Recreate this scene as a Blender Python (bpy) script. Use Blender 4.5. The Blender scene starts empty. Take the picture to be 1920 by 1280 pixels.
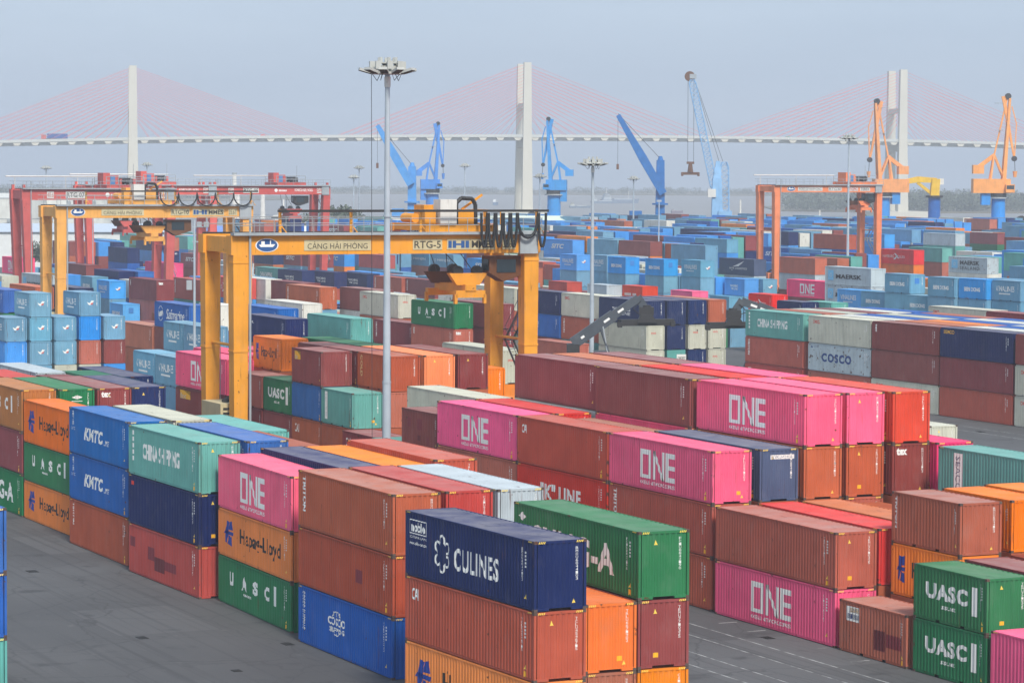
import bpy, bmesh, math, random
import numpy as np
from mathutils import Vector, Matrix

# ------------------------------------------------------------------ camera, sky, sun, exposure
random.seed(7)
scene = bpy.context.scene
COL = scene.collection
R = math.radians
CAM_H, CAM_PITCH, CAM_ROLL, CAM_F = 23.75, R(3.40), R(-0.30), 5370.0     # metres, rad, rad, pixels of a 1920 wide frame
HAZE = 0.00029                                                          # density of the air
YAW = R(25.35)                                                           # long axis of the container rows

cam_data = bpy.data.cameras.new('camera')
cam_data.sensor_width = 36.0
cam_data.lens = CAM_F / 1920 * 36.0
cam_data.clip_start = 1.0
cam_data.clip_end = 40000
cam = bpy.data.objects.new('camera', cam_data)
COL.objects.link(cam)
cam.matrix_world = (Matrix.Translation((0, 0, CAM_H)) @ Matrix.Rotation(R(90) - CAM_PITCH, 4, 'X')
                    @ Matrix.Rotation(-CAM_ROLL, 4, 'Z'))
scene.camera = cam

SUN_AZ, SUN_EL = R(161), R(46)           # azimuth clockwise from the view direction
sun_dir = Vector((math.sin(SUN_AZ) * math.cos(SUN_EL), math.cos(SUN_AZ) * math.cos(SUN_EL), math.sin(SUN_EL)))
world = bpy.data.worlds.new('World')
scene.world = world
world.use_nodes = True
wn = world.node_tree.nodes
wl = world.node_tree.links
wn.clear()
sky = wn.new('ShaderNodeTexSky')
sky.sky_type = 'NISHITA'
sky.sun_disc = False
sky.sun_elevation = SUN_EL
sky.sun_rotation = SUN_AZ
sky.air_density = 1.0
sky.dust_density = 3.0
sky.ozone_density = 1.5
bg = wn.new('ShaderNodeBackground')
bg.inputs['Strength'].default_value = 0.0455
veil = wn.new('ShaderNodeMixRGB')        # thin even cloud veil over the whole sky
veil.inputs['Fac'].default_value = 0.62
veil.inputs['Color2'].default_value = (5.7, 7.1, 9.1, 1)
wl.new(sky.outputs['Color'], veil.inputs['Color1'])
tcw = wn.new('ShaderNodeTexCoord')       # faint streaks in the cloud, all round
mpw = wn.new('ShaderNodeMapping'); mpw.inputs['Scale'].default_value = (2.2, 2.2, 16.0)
cln = wn.new('ShaderNodeTexNoise'); cln.inputs['Scale'].default_value = 2.4; cln.inputs['Detail'].default_value = 5
crm = wn.new('ShaderNodeValToRGB')
crm.color_ramp.elements[0].position = .3; crm.color_ramp.elements[0].color = (.93, .94, .955, 1)
crm.color_ramp.elements[1].position = .72; crm.color_ramp.elements[1].color = (1.06, 1.05, 1.04, 1)
clm = wn.new('ShaderNodeMixRGB'); clm.blend_type = 'MULTIPLY'; clm.inputs['Fac'].default_value = 1
wl.new(tcw.outputs['Generated'], mpw.inputs['Vector']); wl.new(mpw.outputs['Vector'], cln.inputs['Vector'])
wl.new(cln.outputs['Fac'], crm.inputs['Fac'])
wl.new(veil.outputs['Color'], clm.inputs['Color1']); wl.new(crm.outputs['Color'], clm.inputs['Color2'])
wl.new(clm.outputs['Color'], bg.inputs['Color'])
wo = wn.new('ShaderNodeOutputWorld')
wl.new(bg.outputs['Background'], wo.inputs['Surface'])

sun_data = bpy.data.lights.new('sun', 'SUN')
sun_data.energy = 1.5
sun_data.angle = R(12.0)
sun_data.color = (1.0, 0.95, 0.87)
sun = bpy.data.objects.new('sun', sun_data)
sun.rotation_euler = (-sun_dir).to_track_quat('-Z', 'Y').to_euler()
COL.objects.link(sun)

scene.view_settings.view_transform = 'Standard'
scene.view_settings.look = 'None'
scene.view_settings.gamma = 1.0
scene.view_settings.exposure = 1.40
scene.view_settings.use_curve_mapping = False
scene.cycles.max_bounces = 6
scene.cycles.volume_bounces = 0
scene.cycles.transparent_max_bounces = 8

# ------------------------------------------------------------------ coordinates
AX = Vector((math.sin(YAW), -math.cos(YAW), 0))     # along a container, towards the camera
BX = Vector((math.cos(YAW), math.sin(YAW), 0))      # across the rows, to the right and away
PHI = math.atan2(AX.y, AX.x)                        # turns local x into AX and local y into BX

def W3(a, b, z=0.0):
    p = AX * a + BX * b
    return Vector((p.x, p.y, z))

def ray(u, v):
    X, Y = u - 960, v - 640
    cr, sr = math.cos(CAM_ROLL), math.sin(CAM_ROLL)
    x = X * cr + Y * sr
    up = -(-X * sr + Y * cr)
    c, s = math.cos(CAM_PITCH), math.sin(CAM_PITCH)
    return Vector((x, CAM_F * c + up * s, -CAM_F * s + up * c)) / CAM_F

def un(u, v, z):                                    # where a pixel's ray meets the level z
    r = ray(u, v)
    t = (z - CAM_H) / r.z
    p = Vector((r.x * t, r.y * t, 0))
    return p.dot(AX), p.dot(BX)

def at_dist(u, v, d):                               # the point on a pixel's ray at distance d ahead
    r = ray(u, v)
    t = d / r.y
    return Vector((r.x * t, d, CAM_H + r.z * t))

def project(p):
    x, y, zz = p[0], p[1], p[2] - CAM_H
    c, s = math.cos(CAM_PITCH), math.sin(CAM_PITCH)
    d = y * c - zz * s
    up = y * s + zz * c
    X, Yv = CAM_F * x / d, -CAM_F * up / d
    cr, sr = math.cos(CAM_ROLL), math.sin(CAM_ROLL)
    return 960 + X * cr - Yv * sr, 640 + X * sr + Yv * cr, d

# ------------------------------------------------------------------ materials
MATS = {}
def nodes_of(m):
    m.use_nodes = True
    nt = m.node_tree
    nt.nodes.clear()
    out = nt.nodes.new('ShaderNodeOutputMaterial')
    b = nt.nodes.new('ShaderNodeBsdfPrincipled')
    nt.links.new(b.outputs['BSDF'], out.inputs['Surface'])
    return nt, b

def srgb(c):
    if isinstance(c, str):
        c = [int(c[i:i + 2], 16) / 255 for i in (0, 2, 4)]
    return tuple(x / 12.92 if x <= 0.04045 else ((x + 0.055) / 1.055) ** 2.4 for x in c)

def coords(nt):
    tc = nt.nodes.new('ShaderNodeTexCoord')
    oi = nt.nodes.new('ShaderNodeObjectInfo')
    mul = nt.nodes.new('ShaderNodeVectorMath'); mul.operation = 'SCALE'
    nt.links.new(oi.outputs['Location'], mul.inputs[0]); mul.inputs['Scale'].default_value = 0.37
    add = nt.nodes.new('ShaderNodeVectorMath'); add.operation = 'ADD'
    nt.links.new(tc.outputs['Object'], add.inputs[0])
    nt.links.new(mul.outputs[0], add.inputs[1])
    return add.outputs[0]

def noise(nt, vec, scale, detail=3.0, stretch=None):
    if stretch:
        mp = nt.nodes.new('ShaderNodeMapping')
        mp.inputs['Scale'].default_value = stretch
        nt.links.new(vec, mp.inputs['Vector'])
        vec = mp.outputs['Vector']
    n = nt.nodes.new('ShaderNodeTexNoise')
    n.inputs['Scale'].default_value = scale
    n.inputs['Detail'].default_value = detail
    nt.links.new(vec, n.inputs['Vector'])
    return n.outputs['Fac']

def ramp(nt, fac, p0, p1, c0=(0, 0, 0, 1), c1=(1, 1, 1, 1)):
    r = nt.nodes.new('ShaderNodeValToRGB')
    r.color_ramp.elements[0].position = p0
    r.color_ramp.elements[1].position = p1
    r.color_ramp.elements[0].color = c0
    r.color_ramp.elements[1].color = c1
    nt.links.new(fac, r.inputs['Fac'])
    return r.outputs['Color']

def mix(nt, fac, a, b, mode='MIX'):
    m = nt.nodes.new('ShaderNodeMixRGB')
    m.blend_type = mode
    for s, x in ((m.inputs['Fac'], fac), (m.inputs['Color1'], a), (m.inputs['Color2'], b)):
        if isinstance(x, (int, float)):
            s.default_value = x
        elif isinstance(x, tuple):
            s.default_value = (*x[:3], 1)
        else:
            nt.links.new(x, s)
    return m.outputs['Color']

def paint(name, col, rough=0.55, rust=0.1, dust=0.0, spec=0.22):
    """weathered steel paint: faded patches, vertical dirt runs, rust spots"""
    if name in MATS:
        return MATS[name]
    c = srgb(col)
    m = bpy.data.materials.new(name)
    nt, b = nodes_of(m)
    v = coords(nt)
    # every thing has aged a little differently (its parts share its origin)
    oi = nt.nodes.new('ShaderNodeObjectInfo')
    wh = nt.nodes.new('ShaderNodeTexWhiteNoise'); wh.noise_dimensions = '3D'
    nt.links.new(oi.outputs['Location'], wh.inputs['Vector'])
    sep = nt.nodes.new('ShaderNodeSeparateColor')
    nt.links.new(wh.outputs['Color'], sep.inputs['Color'])
    def rng(src, lo, hi):
        mr = nt.nodes.new('ShaderNodeMapRange')
        mr.inputs['To Min'].default_value = lo; mr.inputs['To Max'].default_value = hi
        nt.links.new(src, mr.inputs['Value'])
        return mr.outputs['Result']
    fade = ramp(nt, noise(nt, v, 0.55, 5), 0.28, 0.75)
    light = tuple(min(1, x * 1.12 + 0.006) for x in c)
    dark = tuple(x * 0.87 for x in c)
    base = mix(nt, fade, dark, light)
    hs = nt.nodes.new('ShaderNodeHueSaturation')
    nt.links.new(base, hs.inputs['Color'])
    nt.links.new(rng(sep.outputs['Red'], 0.92, 1.06), hs.inputs['Saturation'])
    nt.links.new(rng(sep.outputs['Green'], 0.88, 1.08), hs.inputs['Value'])
    nt.links.new(rng(sep.outputs['Blue'], 0.492, 0.508), hs.inputs['Hue'])
    base = hs.outputs['Color']
    # chalky patches and vertical dirt runs
    chalk = ramp(nt, noise(nt, v, 1.3, 6, (1, 1, .6)), 0.55, 0.80, (0, 0, 0, 1), (.10, .10, .10, 1))
    base = mix(nt, chalk, base, (0.40, 0.37, 0.34))
    runs = ramp(nt, noise(nt, v, 3.0, 4, (1.0, 1.0, 0.07)), 0.52, 0.80, (0, 0, 0, 1), (.32, .32, .32, 1))
    base = mix(nt, runs, base, tuple(x * 0.50 + 0.012 for x in c))
    if rust > 0:
        area = ramp(nt, noise(nt, v, 0.45, 2), 0.42, 0.62)
        stk = ramp(nt, noise(nt, v, 5.5, 5, (1, 1, 0.10)), 0.64 - 0.10 * rust, 0.70)
        k = nt.nodes.new('ShaderNodeMath'); k.operation = 'MULTIPLY'
        nt.links.new(area, k.inputs[0]); nt.links.new(stk, k.inputs[1])
        k2 = nt.nodes.new('ShaderNodeMath'); k2.operation = 'MULTIPLY'; k2.inputs[1].default_value = min(.75, .35 + rust)
        nt.links.new(k.outputs[0], k2.inputs[0])
        base = mix(nt, k2.outputs[0], base, (0.13, 0.055, 0.03))
        spots = ramp(nt, noise(nt, v, 2.6, 7), 0.72 - 0.16 * rust, 0.76 - 0.10 * rust)
        base = mix(nt, spots, base, (0.105, 0.042, 0.022))
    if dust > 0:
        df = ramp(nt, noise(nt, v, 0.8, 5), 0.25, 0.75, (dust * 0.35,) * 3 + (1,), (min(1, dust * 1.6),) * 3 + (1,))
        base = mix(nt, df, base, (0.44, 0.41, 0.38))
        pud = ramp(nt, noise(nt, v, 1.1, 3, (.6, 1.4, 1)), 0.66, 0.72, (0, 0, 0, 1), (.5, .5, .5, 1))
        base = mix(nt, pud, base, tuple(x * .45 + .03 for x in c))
    nt.links.new(base, b.inputs['Base Color'])
    b.inputs['Roughness'].default_value = rough
    b.inputs['Specular IOR Level'].default_value = spec
    MATS[name] = m
    return m

def plain(name, col, rough=0.6, metal=0.0, var=0.12, scale=1.5, spec=0.4):
    if name in MATS:
        return MATS[name]
    c = srgb(col)
    m = bpy.data.materials.new(name)
    nt, b = nodes_of(m)
    f = noise(nt, coords(nt), scale, 4)
    nt.links.new(mix(nt, f, tuple(x * (1 - var) for x in c), tuple(min(1, x * (1 + var)) for x in c)), b.inputs['Base Color'])
    b.inputs['Roughness'].default_value = rough
    b.inputs['Metallic'].default_value = metal
    b.inputs['Specular IOR Level'].default_value = spec
    MATS[name] = m
    return m

# ------------------------------------------------------------------ mesh helpers
class MB:
    def __init__(self):
        self.v, self.f = [], []
    def quad(self, a, b, c, d):
        n = len(self.v)
        self.v += [tuple(a), tuple(b), tuple(c), tuple(d)]
        self.f.append((n, n + 1, n + 2, n + 3))
        return self
    def box(self, x0, x1, y0, y1, z0, z1):
        n = len(self.v)
        self.v += [(x, y, z) for z in (z0, z1) for y in (y0, y1) for x in (x0, x1)]
        self.f += [tuple(n + i for i in q) for q in ((0, 2, 3, 1), (4, 5, 7, 6), (0, 1, 5, 4), (2, 6, 7, 3), (0, 4, 6, 2), (1, 3, 7, 5))]
        return self
    def cbox(self, c, s):
        return self.box(c[0] - s[0] / 2, c[0] + s[0] / 2, c[1] - s[1] / 2, c[1] + s[1] / 2, c[2] - s[2] / 2, c[2] + s[2] / 2)
    def beam(self, p0, p1, w0, h0=None, w1=None, h1=None, up=(0, 0, 1)):
        """box girder from p0 to p1, w across, h in the up direction, tapering"""
        p0, p1 = Vector(p0), Vector(p1)
        h0 = w0 if h0 is None else h0
        w1 = w0 if w1 is None else w1
        h1 = h0 if h1 is None else h1
        d = (p1 - p0).normalized()
        upv = Vector(up)
        if abs(d.dot(upv)) > 0.97:
            upv = Vector((1, 0, 0))
        s = d.cross(upv).normalized()
        t = s.cross(d).normalized()
        n = len(self.v)
        for p, w, hh in ((p0, w0, h0), (p1, w1, h1)):
            for sy, sz in ((-1, -1), (1, -1), (1, 1), (-1, 1)):
                self.v.append(tuple(p + s * (sy * w / 2) + t * (sz * hh / 2)))
        self.f += [tuple(n + i for i in q) for q in ((0, 1, 2, 3), (7, 6, 5, 4), (0, 4, 5, 1), (1, 5, 6, 2), (2, 6, 7, 3), (3, 7, 4, 0))]
        return self
    def tube(self, p0, p1, r0, r1=None, n=8, cap=True):
        p0, p1 = Vector(p0), Vector(p1)
        r1 = r0 if r1 is None else r1
        d = (p1 - p0).normalized()
        up = Vector((0, 0, 1)) if abs(d.z) < 0.97 else Vector((1, 0, 0))
        s = d.cross(up).normalized()
        t = s.cross(d)
        k = len(self.v)
        for p, r in ((p0, r0), (p1, r1)):
            for i in range(n):
                a = 2 * math.pi * i / n
                self.v.append(tuple(p + s * (math.cos(a) * r) + t * (math.sin(a) * r)))
        for i in range(n):
            j = (i + 1) % n
            self.f.append((k + i, k + j, k + n + j, k + n + i))
        if cap:
            q = len(self.v)
            self.v += self.v[k:k + 2 * n]
            self.f.append(tuple(q + i for i in reversed(range(n))))
            self.f.append(tuple(q + n + i for i in range(n)))
        return self
    def path(self, pts, r, n=6):
        for a, b in zip(pts[:-1], pts[1:]):
            self.tube(a, b, r, r, n, True)
        return self
    def prism(self, poly, x0, x1, axis='x'):
        """outline extruded along an axis; poly holds the two other coordinates"""
        k = len(self.v)
        m = len(poly)
        for x in (x0, x1):
            for p, q in poly:
                self.v.append({'x': (x, p, q), 'y': (p, x, q), 'z': (p, q, x)}[axis])
        self.f.append(tuple(k + i for i in reversed(range(m))))
        self.f.append(tuple(k + m + i for i in range(m)))
        for i in range(m):
            j = (i + 1) % m
            self.f.append((k + i, k + j, k + m + j, k + m + i))
        return self
    def mesh(self, name):
        me = bpy.data.meshes.new(name)
        me.from_pydata(self.v, [], self.f)
        bm = bmesh.new()
        bm.from_mesh(me)
        bmesh.ops.recalc_face_normals(bm, faces=bm.faces)
        bm.to_mesh(me)
        bm.free()
        return me
    def build(self, name, mat, parent=None, smooth=False, **kw):
        me = self.mesh(name)
        if smooth:
            me.polygons.foreach_set('use_smooth', [True] * len(me.polygons))
        return place(name, me, mat, parent, **kw)

def place(name, me, mat=None, parent=None, loc=None, rotz=None, label=None, cat=None, group=None, kind=None):
    o = bpy.data.objects.new(name, me)
    COL.objects.link(o)
    if mat is not None:
        if len(me.materials) == 0:
            me.materials.append(mat)
        if me.materials[0] != mat:
            o.material_slots[0].link = 'OBJECT'
            o.material_slots[0].material = mat
    if parent is not None:
        o.parent = parent
    if loc is not None:
        o.location = loc
    if rotz is not None:
        o.rotation_euler = (0, 0, rotz)
    tag(o, label, cat, group, kind)
    return o

def tag(o, label=None, cat=None, group=None, kind=None):
    for k, x in (('label', label), ('category', cat), ('group', group), ('kind', kind)):
        if x:
            o[k] = x
    return o

def empty(name, loc, rotz=0.0, label=None, cat=None, group=None):
    o = bpy.data.objects.new(name, None)
    o.empty_display_size = 0.5
    COL.objects.link(o)
    o.location = loc
    o.rotation_euler = (0, 0, rotz)
    return tag(o, label, cat, group)

def copy_tree(o, parent=None):
    c = o.copy()
    COL.objects.link(c)
    c.parent = parent
    for ch in list(o.children):
        copy_tree(ch, c)
    return c

TEXTS = {}
def text_mesh(body, bold=0.0, spacing=1.0, shear=0.0):
    """flat lettering as triangles in the unit box (0..1, 0..1)"""
    key = (body, bold, spacing, shear)
    if key in TEXTS:
        return TEXTS[key]
    c = bpy.data.curves.new('lettering', 'FONT')
    c.body = body
    c.size = 1.0
    c.offset = bold
    c.space_character = spacing
    c.shear = shear
    c.resolution_u = 3
    o = bpy.data.objects.new('lettering', c)
    COL.objects.link(o)
    bpy.context.view_layer.update()
    me = bpy.data.meshes.new_from_object(o.evaluated_get(bpy.context.evaluated_depsgraph_get()))
    bpy.data.objects.remove(o)
    bpy.data.curves.remove(c)
    co = np.array([tuple(v.co) for v in me.vertices])
    fs = [tuple(p.vertices) for p in me.polygons]
    bpy.data.meshes.remove(me)
    mn, mx = co.min(0), co.max(0)
    co = (co[:, :2] - mn[:2]) / np.maximum(mx[:2] - mn[:2], 1e-6)
    TEXTS[key] = (co, fs, (mx[0] - mn[0]) / max(mx[1] - mn[1], 1e-6))
    return TEXTS[key]
# ------------------------------------------------------------------ ground, water
def sheet_mat_asphalt():
    m = bpy.data.materials.new('asphalt')
    nt, b = nodes_of(m)
    tc = nt.nodes.new('ShaderNodeTexCoord')
    v = tc.outputs['Object']
    rot = nt.nodes.new('ShaderNodeMapping'); rot.inputs['Rotation'].default_value = (0, 0, -PHI)
    nt.links.new(v, rot.inputs['Vector'])
    rv = rot.outputs['Vector']                      # x along the container rows
    big = ramp(nt, noise(nt, v, 0.06, 6), 0.34, 0.68)
    mid = ramp(nt, noise(nt, rv, 0.5, 6, (0.35, 1.4, 1)), 0.35, 0.75, (0, 0, 0, 1), (.5, .5, .5, 1))
    fine = noise(nt, v, 14, 4)
    col = mix(nt, big, (0.058, 0.059, 0.060), (0.104, 0.105, 0.105))
    col = mix(nt, mid, col, (0.066, 0.067, 0.068))
    br_ = nt.nodes.new('ShaderNodeTexBrick')        # repaired rectangles
    br_.inputs['Scale'].default_value = 1.0; br_.inputs['Brick Width'].default_value = 9.0; br_.inputs['Row Height'].default_value = 5.5
    br_.inputs['Mortar Size'].default_value = 0.03; br_.inputs['Color1'].default_value = (0, 0, 0, 1); br_.inputs['Color2'].default_value = (1, 1, 1, 1); br_.inputs['Mortar'].default_value = (.1, .1, .1, 1)
    nt.links.new(rv, br_.inputs['Vector'])
    pf = ramp(nt, br_.outputs['Color'], 0.72, 0.95, (0, 0, 0, 1), (.45, .45, .45, 1))
    col = mix(nt, pf, col, (0.135, 0.136, 0.137))
    jf = nt.nodes.new('ShaderNodeMath'); jf.operation = 'MULTIPLY'; jf.inputs[1].default_value = .45
    nt.links.new(br_.outputs['Fac'], jf.inputs[0])
    col = mix(nt, jf.outputs[0], col, (0.035, 0.035, 0.036))
    tyre = ramp(nt, noise(nt, rv, 1.0, 4, (0.035, 2.4, 1)), 0.53, 0.68, (0, 0, 0, 1), (.7, .7, .7, 1))
    col = mix(nt, tyre, col, (0.042, 0.042, 0.043))
    oil = ramp(nt, noise(nt, v, 0.42, 4), 0.60, 0.70, (0, 0, 0, 1), (.75, .75, .75, 1))
    col = mix(nt, oil, col, (0.035, 0.035, 0.036))
    drop = ramp(nt, noise(nt, v, 1.6, 3), 0.70, 0.74, (0, 0, 0, 1), (.7, .7, .7, 1))
    col = mix(nt, drop, col, (0.03, 0.03, 0.031))
    pale = ramp(nt, noise(nt, v, 0.9, 6), 0.66, 0.74, (0, 0, 0, 1), (.4, .4, .4, 1))
    col = mix(nt, pale, col, (0.16, 0.16, 0.155))
    crack = nt.nodes.new('ShaderNodeTexVoronoi'); crack.feature = 'DISTANCE_TO_EDGE'; crack.inputs['Scale'].default_value = 0.16
    nz = nt.nodes.new('ShaderNodeVectorMath'); nz.operation = 'ADD'
    nn = nt.nodes.new('ShaderNodeTexNoise'); nn.inputs['Scale'].default_value = 0.6; nn.inputs['Detail'].default_value = 5
    nt.links.new(v, nn.inputs['Vector']); nt.links.new(nn.outputs['Color'], nz.inputs[0]); nt.links.new(v, nz.inputs[1])
    nt.links.new(nz.outputs[0], crack.inputs['Vector'])
    ck = ramp(nt, crack.outputs['Distance'], 0.0, 0.012, (0.6, 0.6, 0.6, 1), (0, 0, 0, 1))
    col = mix(nt, ck, col, (0.03, 0.03, 0.03))
    col = mix(nt, 0.2, col, mix(nt, fine, (0.03, 0.03, 0.03), (0.14, 0.14, 0.14)))
    nt.links.new(col, b.inputs['Base Color'])
    b.inputs['Roughness'].default_value = 0.82
    bump = nt.nodes.new('ShaderNodeBump'); bump.inputs['Strength'].default_value = 0.25; bump.inputs['Distance'].default_value = 0.02
    nt.links.new(fine, bump.inputs['Height']); nt.links.new(bump.outputs[0], b.inputs['Normal'])
    return m

QUAY = 880.0        # metres ahead to the quay wall
ground = MB()
ground.quad((-900, -60, 0), (900, -60, 0), (900, QUAY + 40, 0), (-900, QUAY - 20, 0))
ground.quad((-900, QUAY - 20, 0), (900, QUAY + 40, 0), (900, QUAY + 40, -5), (-900, QUAY - 20, -5))
ground.build('ground', sheet_mat_asphalt(), kind='structure')

def water_mat():
    m = bpy.data.materials.new('river_water')
    nt, b = nodes_of(m)
    tc = nt.nodes.new('ShaderNodeTexCoord')
    f = noise(nt, tc.outputs['Object'], 0.004, 5, (1, 3, 1))
    nt.links.new(mix(nt, f, (0.20, 0.19, 0.175), (0.26, 0.25, 0.235)), b.inputs['Base Color'])
    b.inputs['Roughness'].default_value = 0.42
    b.inputs['Specular IOR Level'].default_value = 0.3
    bump = nt.nodes.new('ShaderNodeBump'); bump.inputs['Strength'].default_value = 0.5; bump.inputs['Distance'].default_value = 0.6
    nt.links.new(noise(nt, tc.outputs['Object'], 0.12, 4, (1, 2.5, 1)), bump.inputs['Height'])
    nt.links.new(bump.outputs[0], b.inputs['Normal'])
    return m
MB().quad((-2100, 300, -4), (2100, 300, -4), (2100, 4150, -4), (-2100, 4150, -4)).build('river', water_mat(), kind='structure')

# painted lane lines between the two front blocks and on the road behind
def worn_line():
    m = bpy.data.materials.new('road_paint')
    nt, b = nodes_of(m)
    tc = nt.nodes.new('ShaderNodeTexCoord')
    w_ = ramp(nt, noise(nt, tc.outputs['Object'], 1.1, 6), 0.40, 0.62)
    nt.links.new(mix(nt, w_, (0.36, 0.36, 0.35), (0.10, 0.10, 0.10)), b.inputs['Base Color'])
    b.inputs['Roughness'].default_value = 0.85
    return m
line_mat = worn_line()
def lane_line(a0, a1, b, w=0.13):
    m = MB()
    p = [W3(a0, b, 0.006), W3(a1, b, 0.006), W3(a1, b + w, 0.006), W3(a0, b + w, 0.006)]
    m.quad(*p).build('lane_marking', line_mat, kind='structure')
for bb in (66.6, 68.4, 70.9, 72.7):
    lane_line(-300, -70, bb, 0.11)
for k, aa in enumerate((-140, -131, -128, -122, -118, -110)):
    m = MB()
    m.quad(W3(aa, 74.2, 0.006), W3(aa + 0.14, 74.2, 0.006), W3(aa + 0.14, 75.3, 0.006), W3(aa, 75.3, 0.006))
    m.build('slot_marking', line_mat, kind='structure')
for bb in (151.0, 153.6):
    lane_line(-330, -120, bb)

# drain grates and manholes let into the paving
grate = plain('cast_iron', '2b2a29', .7)
for k, (u, v, w_, l_) in enumerate(((66, 881, .5, .9), (272, 1202, .5, .8), (65, 1080, .6, .9), (545, 1211, .5, .8), (450, 1262, .45, .6), (1445, 1190, .5, .8), (1840, 800, .6, 1.0))):
    a_, b_ = un(u, v, 0)
    m = MB()
    m.box(-l_ / 2, l_ / 2, -w_ / 2, w_ / 2, 0.004, 0.012)
    for i in range(6):
        y = -w_ / 2 + (i + .5) * w_ / 6
        m.box(-l_ / 2 + .04, l_ / 2 - .04, y - .015, y + .015, .0125, .022)
    m.build('drain_grate', grate, None, loc=W3(a_, b_), rotz=PHI, kind='structure')

# ------------------------------------------------------------------ containers: shared meshes
WID, HS, HC, L40, L20 = 2.438, 2.591, 2.896, 12.192, 6.058
POST = 0.16
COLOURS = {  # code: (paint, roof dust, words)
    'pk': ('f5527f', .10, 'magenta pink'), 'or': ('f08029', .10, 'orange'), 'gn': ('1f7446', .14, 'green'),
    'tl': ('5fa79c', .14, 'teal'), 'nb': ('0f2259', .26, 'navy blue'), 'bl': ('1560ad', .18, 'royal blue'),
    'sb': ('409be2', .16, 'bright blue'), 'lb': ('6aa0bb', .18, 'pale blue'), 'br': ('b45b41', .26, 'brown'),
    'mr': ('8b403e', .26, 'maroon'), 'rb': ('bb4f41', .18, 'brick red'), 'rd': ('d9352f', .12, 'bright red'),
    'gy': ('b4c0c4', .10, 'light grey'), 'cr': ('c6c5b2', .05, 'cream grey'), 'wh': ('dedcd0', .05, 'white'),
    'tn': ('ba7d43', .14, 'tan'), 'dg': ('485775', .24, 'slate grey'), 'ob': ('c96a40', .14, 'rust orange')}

def cmat(code, part='body'):
    col, dust, _ = COLOURS[code]
    rust = {'wh': .35, 'cr': .18, 'gy': .30, 'lb': .20, 'tl': .16, 'br': .10}.get(code, .06)
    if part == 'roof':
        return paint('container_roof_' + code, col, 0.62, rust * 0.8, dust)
    if part == 'rust':
        return paint('container_rusty_' + code, col, 0.65, 0.75)
    return paint('container_' + code, col, 0.5, rust)
frame_dirt = {}
def fmat(code):
    """frame steel: the body colour, more worn"""
    col = srgb(COLOURS[code][0])
    return paint('container_frame_' + code, COLOURS[code][0], 0.6, 0.42)

def corr(x0, x1, pitch, depth):
    n = max(2, round((x1 - x0) / pitch))
    p = (x1 - x0) / n
    xs, ds = [], []
    for i in range(n):
        for fr, d in ((0.0, 0), (0.27, 0), (0.5, depth), (0.77, depth)):
            xs.append(x0 + (i + fr) * p); ds.append(d)
    xs.append(x1); ds.append(0)
    return xs, ds

def side_profile(L): return corr(-L / 2 + POST, L / 2 - POST, 0.278, 0.036)
END_PROFILE = corr(-WID / 2 + POST, WID / 2 - POST, 0.265, 0.044)
Y_OUT = -WID / 2 + 0.012

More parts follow.
